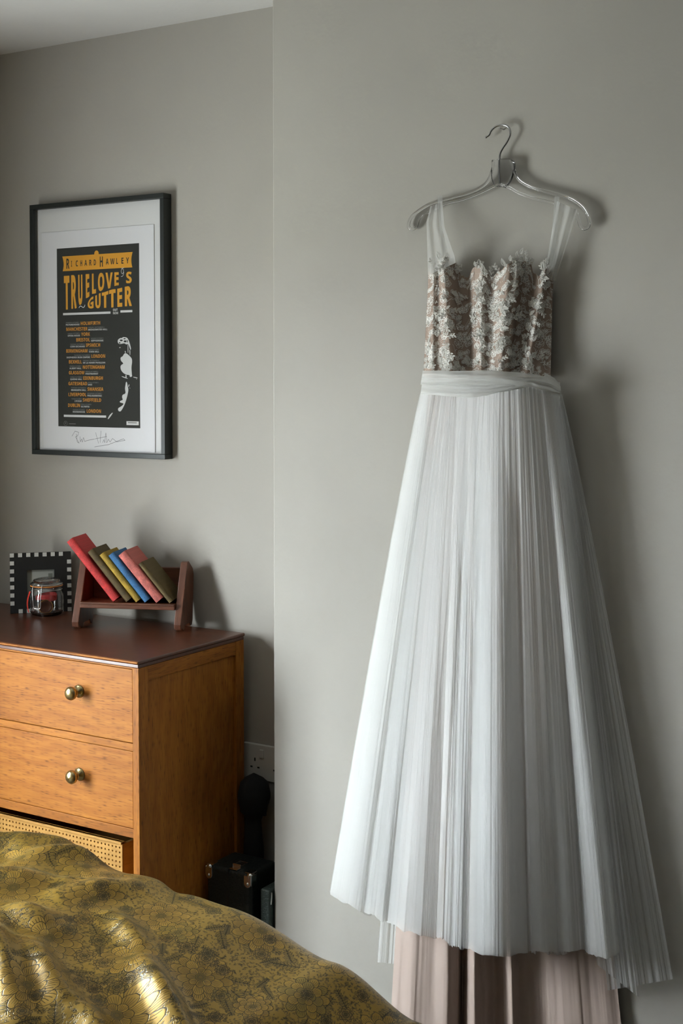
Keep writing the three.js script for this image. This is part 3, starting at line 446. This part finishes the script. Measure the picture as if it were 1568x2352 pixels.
    y += crease(x, z, -1.98, -1.62, -1.70, -1.86, 0.035, 0.012) + crease(x, z, -1.90, -1.50, -1.55, -1.70, 0.03, 0.010) + crease(x, z, -1.62, -1.92, -1.50, -1.80, 0.03, 0.010) - crease(x, z, -1.56, -1.95, -1.46, -1.80, 0.02, 0.014) - crease(x, z, -1.78, -1.95, -1.66, -1.82, 0.022, 0.012);
    for (const [p, q2, w, h] of folds) y += crease(x, z, p.x, p.z, q2.x, q2.z, w, h * 1.3);
    return 0.15 + (y - 0.15) * edge;
  };
  const ax = (s) => xb - (xb - xa) * Math.pow(1 - s, 1.25), az = (t) => za + (zb - za) * Math.pow(t, 1.5);
  const g = sheet(nu, nv, (s, t) => { const x = ax(s), z = az(t); return V(x, height(x, z), z); }, (s, t, p) => [p.x * 0.94 + p.z * 0.34 - p.y * 0.6, p.z * 0.94 - p.x * 0.34 + p.y * 0.5]);
  single('duvet', g, satin, 'puffy olive gold satin duvet with dark floral lines on the bed', 'duvet');
}

// ---------------------------------------------------------------- hanger on its nail
const HP = { a: V(-1.455, 0, ZC + 0.010), b: V(-1.010, 0, ZC + 0.019) };      // the hanger stands a little away from the wall on one side
HP.dir = HP.b.clone().sub(HP.a).normalize(); HP.n = V(-HP.dir.z, 0, HP.dir.x); if (HP.n.z < 0) HP.n.negate();
const onHanger = (px, py) => { const d = sight(px, py), k = HP.n.dot(HP.a.clone().sub(V(0, 0, 0))) / HP.n.dot(d); return V(0, EYE, 0).addScaledVector(d, k); };
{
  const O = onHanger(1148, 425), g = thing('clothes_hanger', 'clear plastic hanger with a steel hook carrying the white dress', 'hanger', O.toArray());
  const L = (px, py) => { const p = onHanger(px, py).sub(O); return new THREE.Vector2(p.dot(HP.dir), p.y); };
  const ry = Math.atan2(-HP.dir.z, HP.dir.x);
  const plastic = phys({ color: rgb(1, 1, 1), transmission: 1, thickness: 0.006, roughness: 0.03, ior: 1.45 });
  const shape = (pts) => { const s = new THREE.Shape(); const v = pts.map(([x, y]) => L(x, y)); s.setFromPoints(new THREE.SplineCurve([...v, v[0]]).getPoints(pts.length * 5)); return s; };
  const plate = (pts, holes, d = 0.006) => { const s = shape(pts); for (const h of holes) { const q = new THREE.Path(); q.setFromPoints(shape(h).getPoints().reverse()); s.holes.push(q); } return new THREE.ExtrudeGeometry(s, { depth: d, bevelEnabled: true, bevelSize: Math.min(0.0022, d * 0.4), bevelThickness: Math.min(0.0022, d * 0.4), bevelSegments: 4 }).translate(0, 0, -d / 2).rotateY(ry); };
  const outline = [[1131, 374], [1136, 369], [1152, 368], [1170, 369], [1178, 376], [1182, 396], [1193, 414], [1216, 428], [1246, 438], [1282, 447], [1310, 456], [1334, 472], [1348, 492], [1354, 514], [1350, 524], [1337, 527], [1329, 520], [1324, 498], [1322, 484], [1312, 492], [1300, 484], [1284, 472], [1262, 464], [1232, 458], [1196, 446], [1170, 432], [1150, 424], [1132, 430], [1098, 446], [1060, 460], [1026, 468], [1002, 478], [982, 490], [972, 492], [962, 506], [958, 522], [948, 529], [938, 526], [936, 516], [944, 498], [960, 484], [984, 470], [1008, 461], [1040, 452], [1074, 443], [1104, 430], [1120, 414], [1128, 394]];
  part('web', plate(outline, [], 0.0016), plastic, g).userData.label = 'thin clear plastic web';
  const rail = (pts, r) => part('rail', tube(pts.map(([x, y]) => onHanger(x, y).sub(O)), r, 90, 12), plastic, g);
  rail([[1134, 372], [1130, 392], [1122, 413], [1104, 430], [1074, 443], [1040, 452], [1008, 461], [984, 470], [960, 485], [944, 500], [938, 518], [944, 527], [955, 520], [961, 506], [970, 493]], 0.0036);
  rail([[1148, 424], [1132, 430], [1098, 446], [1060, 460], [1026, 468], [1002, 478], [982, 490]], 0.0034);
  rail([[1176, 372], [1181, 394], [1193, 414], [1216, 428], [1246, 438], [1282, 447], [1310, 456], [1334, 472], [1348, 492], [1353, 514], [1345, 525], [1334, 520], [1327, 500], [1322, 486]], 0.0036);
  rail([[1150, 424], [1170, 432], [1196, 446], [1232, 458], [1262, 464], [1284, 472], [1302, 486]], 0.0034);
  part('neck_block', plate([[1133, 370], [1152, 368], [1177, 371], [1176, 400], [1164, 424], [1148, 427], [1136, 422], [1131, 400]], [], 0.0075), plastic, g);
  const hp = [[1148, 422], [1147, 395], [1147, 370], [1148, 354], [1154, 341], [1164, 326], [1171, 310], [1170, 297], [1163, 289], [1151, 287], [1138, 291], [1128, 300], [1123, 310], [1116, 315]].map(([x, y]) => onHanger(x, y).sub(O));
  part('hook', tube(hp, 0.0021, 90, 10), M.steel, g).userData.label = 'bent steel hook';
  part('hook_ball', new THREE.SphereGeometry(0.0026, 10, 8).translate(...hp[hp.length - 1].toArray()), M.steel, g);
  const t = onHanger(1150, 290.5); t.y -= 0.0012;
  single('nail', new THREE.CylinderGeometry(0.0013, 0.0013, t.z - ZC + 0.006, 10).rotateX(Math.PI / 2).translate(t.x, t.y - 0.0030, (t.z + 0.006 + ZC) / 2), M.steel, 'thin steel nail in the chimney breast under the hanger hook', 'nail');
}
// ---------------------------------------------------------------- the wedding dress
{
  const g = thing('wedding_dress', 'white tulle wedding dress with lace bodice hanging on the chimney breast', 'dress');
  const onWall = (px, py, d) => atZ(px, py, ZC + d);
  const tulle = phys({ color: rgb(0.80, 0.80, 0.79), roughness: 1, transmission: 0.08, thickness: 0, specularIntensity: 0, transparent: true, opacity: 0.33, side: THREE.DoubleSide });
  const veil = phys({ color: rgb(0.84, 0.84, 0.82), roughness: 1, transmission: 0.3, thickness: 0, specularIntensity: 0, transparent: true, opacity: 0.30, side: THREE.DoubleSide });
  const sash = phys({ color: rgb(0.72, 0.72, 0.69), roughness: 1, transmission: 0.2, thickness: 0, specularIntensity: 0, transparent: true, opacity: 0.62, side: THREE.DoubleSide });
  const satin = phys({ color: rgb(0.44, 0.345, 0.295), roughness: 0.55, sheen: 0.3, sheenColor: rgb(0.9, 0.8, 0.75), sheenRoughness: 0.5, side: THREE.DoubleSide });
  const nude = phys({ color: rgb(0.31, 0.215, 0.16), roughness: 0.8, side: THREE.DoubleSide });
  const lace = std({ color: rgb(0.80, 0.79, 0.74), roughness: 0.9, side: THREE.DoubleSide }), petal = phys({ color: rgb(0.76, 0.74, 0.69), roughness: 1, specularIntensity: 0, transparent: true, opacity: 0.62, side: THREE.DoubleSide });

  // ---- skirt. A panel hangs from the waist line to the hem; its folds deepen on the way down.
  // wx: waist points (px of the photograph), hx: hem points, hy: hem height, dh: depth profile at the hem, dw: at the waist
  function panel(name, { w0, w1, h0, h1, wy, hy, dw, dh, bow = 0, seed, nu = 520, nv = 90, fine = 1, fold = 1, off = 0 }, mat) {
    const geo = sheet(nu, nv, (s, t) => {
      const hx = lerp(h0, h1, s), wx = lerp(w0, w1, s);
      const k = Math.pow(t, 0.92), gather = (fbm(s * 46, t * 0.9, seed, 1e6, 1e6, 3) - 0.45), mid = fbm(s * 15 + 3, t * 1.1, seed + 7, 1e6, 1e6, 2) - 0.4, hair = fbm(s * 150, t * 0.7, seed + 13, 1e6, 1e6, 2) - 0.4;
      const px = lerp(wx, hx, k) + bow * Math.sin(Math.PI * t) + fine * (gather * lerp(5, 5, t) + hair * lerp(1.2, 1.0, t)) * Math.min(1, 12 * Math.min(s, 1 - s));
      const py = lerp(wy(s), hy(s, hx), t) ;
      const blend = smooth(0, 1, t) * 0.75 + 0.25 * t;
      let d = lerp(dw(s), dh(hx), blend) + off + fine * (gather * lerp(0.006, 0.0035, t) + hair * lerp(0.0014, 0.0006, t)) + fold * mid * 0.034 * t;
      return onWall(px, py, Math.max(0.012, d));
    });
    return part(name, geo, mat, g);
  }
  const waistArch = (s) => 0.030 + 0.095 * Math.pow(Math.sin(Math.PI * Math.pow(clamp(s, 0, 1), 1.5)), 0.8);
  const waistLine = (s) => polyline([[0, 898], [0.3, 905], [0.6, 900], [0.85, 885], [1, 900]])(s);
  const hemFront = curve([[755, 2050], [800, 2075], [850, 2098], [890, 2115], [935, 2138], [1000, 2150], [1010, 2148], [1035, 2168], [1064, 2176], [1072, 2176], [1110, 2190], [1150, 2192], [1190, 2188], [1222, 2184], [1280, 2188], [1340, 2180], [1352, 2190], [1395, 2196], [1424, 2186]]);
  const hemDepth = curve([[755, 0.03], [772, 0.075], [800, 0.100], [845, 0.112], [885, 0.125], [900, 0.115], [935, 0.155], [975, 0.160], [1002, 0.160], [1010, 0.140], [1032, 0.188], [1050, 0.190], [1062, 0.186], [1070, 0.170], [1088, 0.212], [1110, 0.245], [1135, 0.252], [1160, 0.225], [1180, 0.160], [1200, 0.095], [1217, 0.065], [1223, 0.105], [1245, 0.118], [1270, 0.112], [1300, 0.105], [1335, 0.085], [1345, 0.055], [1352, 0.100], [1372, 0.128], [1395, 0.130], [1415, 0.095], [1426, 0.04]]);
  panel('tulle_layer', { w0: 966, w1: 1283, h0: 757, h1: 1422, wy: waistLine, hy: (s, hx) => hemFront(hx) + 10 * (fbm(s * 30, 1, 907) - 0.45), dw: waistArch, dh: (x) => 0.018 + 0.55 * hemDepth(x), seed: 301, nu: 760, nv: 100 }, tulle);
  panel('tulle_layer', { w0: 972, w1: 1278, h0: 772, h1: 1412, wy: waistLine, hy: (s, hx) => hemFront(hx) - 14 + 16 * (fbm(s * 26, 2, 911) - 0.45), dw: (s) => waistArch(s) - 0.012, dh: (x) => 0.010 + 0.50 * hemDepth(x), seed: 353, nu: 640, nv: 90 }, tulle);
  // full rounded folds that fall over the under-layers
  function tubeFold(wa, wb, ha, hb, base, bulge, lean, seed, nu = 150, nv = 90) {
    part('tulle_fold', sheet(nu, nv, (s, t) => {
      const k = Math.pow(t, 0.92), a = lerp(wa, ha, k), b = lerp(wb, hb, k), c = s * 2 - 1, hx = lerp(ha, hb, s), wob = fbm(s * 9 + seed, t * 0.9, seed, 1e6, 1e6, 2) - 0.4, hair = fbm(s * 60, t * 0.8, seed + 3, 1e6, 1e6, 2) - 0.4;
      const px = lerp(a, b, s) + (b - a) * 0.05 * wob, round = Math.pow(Math.max(0, 1 - Math.abs(c) ** 2.4), 0.75), skew = 1 + lean * c;
      const d = lerp(0.030 + 0.55 * waistArch(clamp((lerp(wa, wb, s) - 966) / 317, 0, 1)), base, smooth(0, 1, t) * 0.7 + 0.3 * t) + bulge * lerp(0.22, 1, t) * round * skew + 0.010 * wob * t + 0.0012 * hair;
      const py = lerp(waistLine(clamp((lerp(wa, wb, s) - 966) / 317, 0, 1)), hemFront(hx) + 4 + 14 * wob, t);
      return onWall(px, py, Math.max(0.02, d));
    }), tulle, g);
  }
  tubeFold(968, 1002, 758, 852, 0.042, 0.046, 0.2, 821); tubeFold(990, 1026, 838, 905, 0.078, 0.024, 0.2, 823, 110); tubeFold(1014, 1050, 888, 1002, 0.094, 0.032, 0.2, 827);
  tubeFold(1050, 1074, 1002, 1040, 0.122, 0.026, 0.1, 829, 90); tubeFold(1072, 1100, 1034, 1072, 0.130, 0.024, 0.1, 831, 90); tubeFold(1096, 1176, 1064, 1212, 0.098, 0.105, -0.1, 839, 200);
  tubeFold(1184, 1224, 1220, 1290, 0.040, 0.022, 0, 841, 120); tubeFold(1206, 1240, 1276, 1346, 0.036, 0.018, 0, 853, 120); tubeFold(1240, 1266, 1352, 1424, 0.060, 0.050, 0, 859, 130);
  // the back of the skirt spreads along the wall
  panel('tulle_back_layer', { w0: 1250, w1: 1290, h0: 1395, h1: 1545, wy: () => 905, hy: (s) => 2275 - 26 * s, dw: () => 0.030, dh: (x) => 0.030, bow: 0, seed: 411, nu: 220, nv: 80, fold: 0.4, fine: 0.35 }, tulle);
  panel('tulle_back_layer', { w0: 1240, w1: 1286, h0: 1370, h1: 1466, wy: () => 905, hy: (s) => 2215 + 75 * s, dw: () => 0.026, dh: (x) => 0.045, bow: 0, seed: 431, nu: 220, nv: 80, fold: 0.4, fine: 0.35 }, tulle);
  panel('tulle_back_layer', { w0: 975, w1: 1020, h0: 866, h1: 960, wy: () => 905, hy: (s) => 2210 + 10 * s, dw: () => 0.03, dh: () => 0.035, seed: 451, nu: 120, nv: 70, fold: 0.3, fine: 0.3 }, tulle);
  // lining
  const linDepth = curve([[880, 0.03], [900, 0.060], [935, 0.085], [985, 0.080], [1020, 0.092], [1046, 0.074], [1060, 0.030], [1074, 0.070], [1090, 0.082], [1112, 0.050], [1140, 0.026], [1166, 0.040], [1182, 0.056], [1204, 0.030], [1260, 0.022], [1330, 0.028], [1400, 0.022], [1450, 0.016]]);
  part('lining', sheet(300, 110, (s, t) => { const hx = lerp(884, 1446, s), wx = lerp(982, 1268, s), k = Math.pow(t, 0.95), px = lerp(wx, hx, k) + 5 * (fbm(s * 14, t * 2, 511) - 0.45), py = lerp(905, 2560, t); return onWall(px, py, lerp(0.028 + 0.05 * Math.sin(Math.PI * s), linDepth(hx), Math.min(1, t * 1.3)) + 0.010 * (fbm(s * 22, t * 1.5, 517) - 0.45) * t); }), satin, g).userData.label = 'blush satin lining';

  // ---- bodice
  const top = curve([[976, 632], [988, 622], [1003, 598], [1014, 588], [1030, 590], [1046, 604], [1060, 632], [1074, 638], [1088, 614], [1102, 607], [1116, 622], [1130, 636], [1148, 622], [1166, 606], [1184, 588], [1200, 584], [1214, 592], [1226, 628], [1240, 634], [1252, 616], [1262, 622], [1274, 640]]);
  const ridges = [[984, 974, 0.040], [996, 992, 0.085], [1003, 1008, 0.070], [1018, 1036, 0.128], [1052, 1060, 0.045], [1072, 1078, 0.040], [1088, 1092, 0.082], [1106, 1104, 0.112], [1122, 1116, 0.088], [1134, 1124, 0.094], [1166, 1148, 0.145], [1186, 1160, 0.128], [1202, 1172, 0.055], [1226, 1188, 0.040], [1238, 1196, 0.074], [1252, 1207, 0.090], [1262, 1232, 0.052], [1270, 1262, 0.024]];
  const bodyAt = (px, py) => { const v = clamp((py - 620) / 240, 0, 1); return curve(ridges.map(([a, b, d]) => [lerp(a, b, v), Math.max(0.022, lerp(0.50 * d + 0.002, 0.42 * d + 0.026, v * v))]))(px); };
  const EDGE = { l: polyline([[600, 985], [700, 980], [860, 972]]), r: polyline([[600, 1272], [700, 1268], [860, 1264]]) };
  const bodice = (s, t, lift = 0) => { const px0 = lerp(EDGE.l(620), EDGE.r(620), s), y0 = Math.max(top(px0), 600), py = lerp(y0, 866, t), px = lerp(EDGE.l(py), EDGE.r(py), s); return onWall(px, py, bodyAt(px, py) + lift); };
  part('bodice_lining', sheet(200, 80, (s, t) => bodice(s, t)), nude, g).userData.label = 'nude bodice lining';
  {
    const n = 1024, c = canvas(n, n), q = c.getContext('2d'), Q = rng(19); q.fillStyle = '#1c1c1c'; q.fillRect(0, 0, n, n); q.lineCap = 'round';
    const wrapped = (x, y, f) => { for (const ox of [-n, 0, n]) for (const oy of [-n, 0, n]) { q.save(); q.translate(x + ox, y + oy); f(); q.restore(); } };
    for (let i = 0; i < 150; i++) { const x = Q() * n, y = Q() * n, r = 20 + Q() * 34, a = Q() * 6.28, k = 4 + Math.floor(Q() * 3), fill = Q() < 0.3 ? '#606060' : '#2c2c2c'; wrapped(x, y, () => { for (let j = 0; j < k; j++) { q.save(); q.rotate(a + j * 6.283 / k); q.beginPath(); q.moveTo(0, 0); q.bezierCurveTo(r * 0.5, -r * 0.6, r, -r * 0.4, r, 0); q.bezierCurveTo(r, r * 0.4, r * 0.5, r * 0.6, 0, 0); q.fillStyle = fill; q.fill(); q.strokeStyle = '#f4f4f4'; q.lineWidth = 4.5; q.stroke(); q.beginPath(); q.moveTo(r * 0.2, 0); q.lineTo(r * 0.75, 0); q.lineWidth = 2.5; q.stroke(); q.restore(); } }); }
    for (let i = 0; i < 60; i++) { const x = Q() * n, y = Q() * n, l = 60 + Q() * 90, a = Q() * 6.28, b = (Q() - 0.5) * 80; wrapped(x, y, () => { q.rotate(a); q.beginPath(); q.moveTo(0, 0); q.bezierCurveTo(l * 0.3, b, l * 0.6, -b, l, b * 0.4); q.strokeStyle = '#e8e8e8'; q.lineWidth = 4; q.stroke(); }); }
    const am = texture(c, 5.2, 5.2, false), cloth = phys({ color: rgb(0.80, 0.785, 0.735), roughness: 1, specularIntensity: 0, transparent: true, alphaMap: am, side: THREE.DoubleSide });
    part('bodice_lace', sheet(220, 90, (s, t) => bodice(s, t, 0.003), (s, t) => [s * 0.30, t * 0.27]), cloth, g).userData.label = 'white corded lace over the nude lining';
  }
  part('bodice_back', sheet(30, 30, (s, t) => { const py = lerp(650, 868, t); return onWall(lerp(EDGE.l(py) + 4, EDGE.r(py) - 2, s), py, 0.016 + 0.004 * Math.sin(s * 20)); }), nude, g);
  // sheer shoulder panels and straps
  part('sheer_panel', sheet(24, 40, (s, t) => { const py = lerp(lerp(474, 462, s), lerp(632, 604, s), t), l = polyline([[460, 992], [510, 979], [640, 983]])(py), r = polyline([[455, 1014], [520, 1020], [590, 1044], [640, 1050]])(py); return onWall(lerp(l, r, s), py, 0.028 + 0.02 * t + 0.035 * s * t + 0.004 * Math.sin(s * 14)); }), veil, g);
  part('sheer_panel', sheet(24, 40, (s, t) => { const py = lerp(lerp(462, 482, s), lerp(640, 646, s), t), l = polyline([[455, 1280], [560, 1262], [640, 1248]])(py), r = polyline([[480, 1326], [560, 1302], [646, 1274]])(py); return onWall(lerp(l, r, s), py, 0.040 - 0.004 * t - 0.006 * s + 0.004 * Math.sin(s * 12)); }), veil, g);
  for (const [a, b, y1] of [[1010, 1018, 592], [1279, 1266, 622]]) part('strap', sheet(4, 24, (s, t) => { const p = onWall(lerp(a, b, t) + (s - 0.5) * 11, lerp(a < 1100 ? 449 : 451, y1, t), 0); const h = onHanger(lerp(a, b, t), 452); return onWall(lerp(a, b, t) + (s - 0.5) * 11, lerp(a < 1100 ? 449 : 451, y1, t), lerp(h.z - ZC + 0.0075, bodyAt(b, 640) + 0.005, t) + 0.0012 * Math.cos(s * 3)); }), sash, g);
  // ---- sash wound round the waist
  const band = (y0, y1, bulge, off, seed) => sheet(160, 20, (s, t) => {
    const px = lerp(968, 1286, s), a = y0(s), b = y1(s), py = lerp(a, b, t) + 3 * (fbm(s * 9, t * 2, seed) - 0.45), wob = fbm(s * 7, t * 9, seed + 3) - 0.45;
    return onWall(lerp(px, px - 5 * (t - 0.5) * (1 - s), 1), py, 0.036 + 0.080 * Math.pow(Math.sin(Math.PI * clamp(0.04 + 0.92 * s, 0, 1)), 0.7) + bulge * Math.sin(Math.PI * t) + off + 0.010 * wob);
  });
  part('sash', band((s) => polyline([[0, 852], [0.5, 851], [0.8, 858], [0.93, 868], [1, 886]])(s), (s) => polyline([[0, 884], [0.5, 886], [0.8, 892], [1, 905]])(s), 0.016, 0.006, 601), sash, g);
  part('sash', band((s) => polyline([[0, 866], [0.5, 872], [0.8, 868], [1, 878]])(s), (s) => polyline([[0, 906], [0.35, 913], [0.6, 905], [0.8, 892], [1, 912]])(s), 0.014, 0.000, 631), sash, g);
  part('sash_end', sheet(20, 24, (s, t) => onWall(polyline([[0, 1252], [0.35, 1276], [0.7, 1288], [1, 1284]])(t) + (s - 0.5) * 6 * (1 - t), polyline([[0, 866], [0.35, 880], [0.7, 898], [1, 922]])(t) + (s - 0.5) * 22, 0.056 - 0.014 * t + 0.010 * Math.sin(Math.PI * s))), sash, g);

  // ---- lace appliqué: flowers, leaves and sprigs of cord and petal net, sewn on one by one
  const R = rng(77), cordR = 0.00055;
  const withGroups = (fills, cords) => { const f = mergeGeometries(fills.map((x) => (x.index ? x.toNonIndexed() : x)).map((x) => { x.deleteAttribute('uv'); return x; })), c = mergeGeometries(cords.map((x) => x.toNonIndexed()).map((x) => { x.deleteAttribute('uv'); return x; })); return mergeGeometries([f, c], true); };
  const petalShape = (len, w, a, cup) => { const P = []; for (let k = 0; k <= 8; k++) { const t = k / 8; P.push([len * t, w * Math.sin(Math.PI * Math.pow(t, 0.8)) * 0.5]); } const up = P.map(([x, y]) => V(x, y, cup * Math.sin(Math.PI * x / len))), dn = P.map(([x, y]) => V(x, -y, cup * Math.sin(Math.PI * x / len))).reverse().slice(1, -1); return [...up, ...dn].map((p) => p.applyAxisAngle(V(0, 0, 1), a)); };
  const fillOf = (ring) => { const pos = [], n = ring.length; for (let k = 1; k < n - 1; k++) for (const p of [ring[0], ring[k], ring[k + 1]]) pos.push(p.x, p.y, p.z); const q = new THREE.BufferGeometry(); q.setAttribute('position', new THREE.Float32BufferAttribute(pos, 3)); q.computeVertexNormals(); return q; };
  const cordOf = (pts, closed) => new THREE.TubeGeometry(new THREE.CatmullRomCurve3(pts, closed), closed ? 14 : 6, cordR, 3, closed);
  const flowerGeo = (n, len, w) => { const f = [], c = []; for (let k = 0; k < n; k++) { const r = petalShape(len * (0.85 + 0.3 * R()), w * (0.85 + 0.3 * R()), 2 * Math.PI * k / n + 0.2 * R(), 0.002); f.push(fillOf(r)); c.push(cordOf(r, true)); } return withGroups(f, c); };
  const leafGeo = (len, w) => { const r = petalShape(len, w, 0, 0.0025); return withGroups([fillOf(r)], [cordOf(r, true), cordOf([V(0, 0, 0.0005), V(len * 0.5, 0, 0.003), V(len * 0.95, 0, 0.0008)], false)]); };
  const sprigGeo = (len) => { const f = [], c = [cordOf([V(0, 0, 0.001), V(len * 0.4, len * 0.12, 0.001), V(len, 0, 0.001)], false)]; for (let k = 0; k < 5; k++) { const r = petalShape(len * 0.34, len * 0.15, (k % 2 ? 1 : -1) * (0.7 + 0.2 * R()), 0.001).map((p) => p.add(V(len * (0.15 + 0.17 * k), len * 0.1 * Math.sin(2.5 * k / 5), 0))); f.push(fillOf(r)); c.push(cordOf(r, true)); } return withGroups(f, c); };
  const kinds = [['lace_flower', flowerGeo(5, 0.0115, 0.009)], ['lace_flower', flowerGeo(6, 0.0090, 0.0065)], ['lace_leaf', leafGeo(0.020, 0.0085)], ['lace_leaf', leafGeo(0.015, 0.0065)], ['lace_sprig', sprigGeo(0.030)], ['lace_sprig', sprigGeo(0.022)]];
  const mats = [petal, lace], onBody = (px, py, lift) => onWall(px, py, bodyAt(px, py) + lift);
  const density = (px, py) => {                                   // lace gathers on the raised seams and thins out in the hollows of the cups
    const v = clamp((py - 620) / 240, 0, 1), near = (a, b, w) => Math.exp(-Math.pow((px - lerp(a, b, v)) / w, 2));
    return Math.min(1, 0.10 + 1.0 * near(986, 980, 9) + 1.0 * near(1018, 1034, 16) + 0.95 * near(1106, 1106, 15) + 1.0 * near(1178, 1142, 26) + 0.95 * near(1252, 1204, 13) + 0.75 * smooth(800, 850, py));
  };
  let placed = 0;
  for (let tries = 0; placed < 285 && tries < 6000; tries++) {
    const px = 978 + R() * 290, py = 590 + R() * 268;
    if (py < top(px) + 2 || R() > density(px, py) || px < EDGE.l(py) + 4 || px > EDGE.r(py) - 5) continue;
    const p = onBody(px, py, 0.0035 + R() * 0.003), e = onBody(px + 3, py, 0.004).sub(onBody(px - 3, py, 0.004)), u = onBody(px, py - 3, 0.004).sub(onBody(px, py + 3, 0.004)), n = e.clone().cross(u).normalize().lerp(V(0.1, 0.1, 1).normalize(), 0.45).normalize();
    const [name, geo] = kinds[Math.floor(R() * kinds.length)], m = shadows(new THREE.Mesh(geo, mats)); m.name = name;
    m.position.copy(p); m.quaternion.setFromUnitVectors(V(0, 0, 1), n).multiply(new THREE.Quaternion().setFromAxisAngle(V(0, 0, 1), R() * 6.28)); m.scale.setScalar(0.5 + R() * 0.45); g.add(m); placed++;
  }
  // ragged lace rising above the neckline
  for (const [px, py] of [[1010, 596], [1024, 592], [1040, 604], [1052, 616], [1092, 612], [1101, 606], [1112, 624], [1128, 632], [1146, 624], [1160, 612], [1172, 600], [1186, 590], [1196, 584], [1208, 590], [1216, 600], [1250, 622], [1258, 618], [1256, 630], [990, 626], [998, 612]]) {
    const [name, geo] = kinds[[0, 2, 3, 5][Math.floor(R() * 4)]], m = shadows(new THREE.Mesh(geo, mats)); m.name = name;
    m.position.copy(onBody(px, py, 0.006)); m.quaternion.setFromEuler(new THREE.Euler(-0.2 + 0.5 * R(), 0.5 * R(), 1.0 + 1.2 * R())); m.scale.setScalar(0.6 + R() * 0.4); g.add(m);
  }
}

renderer.render(scene, camera);
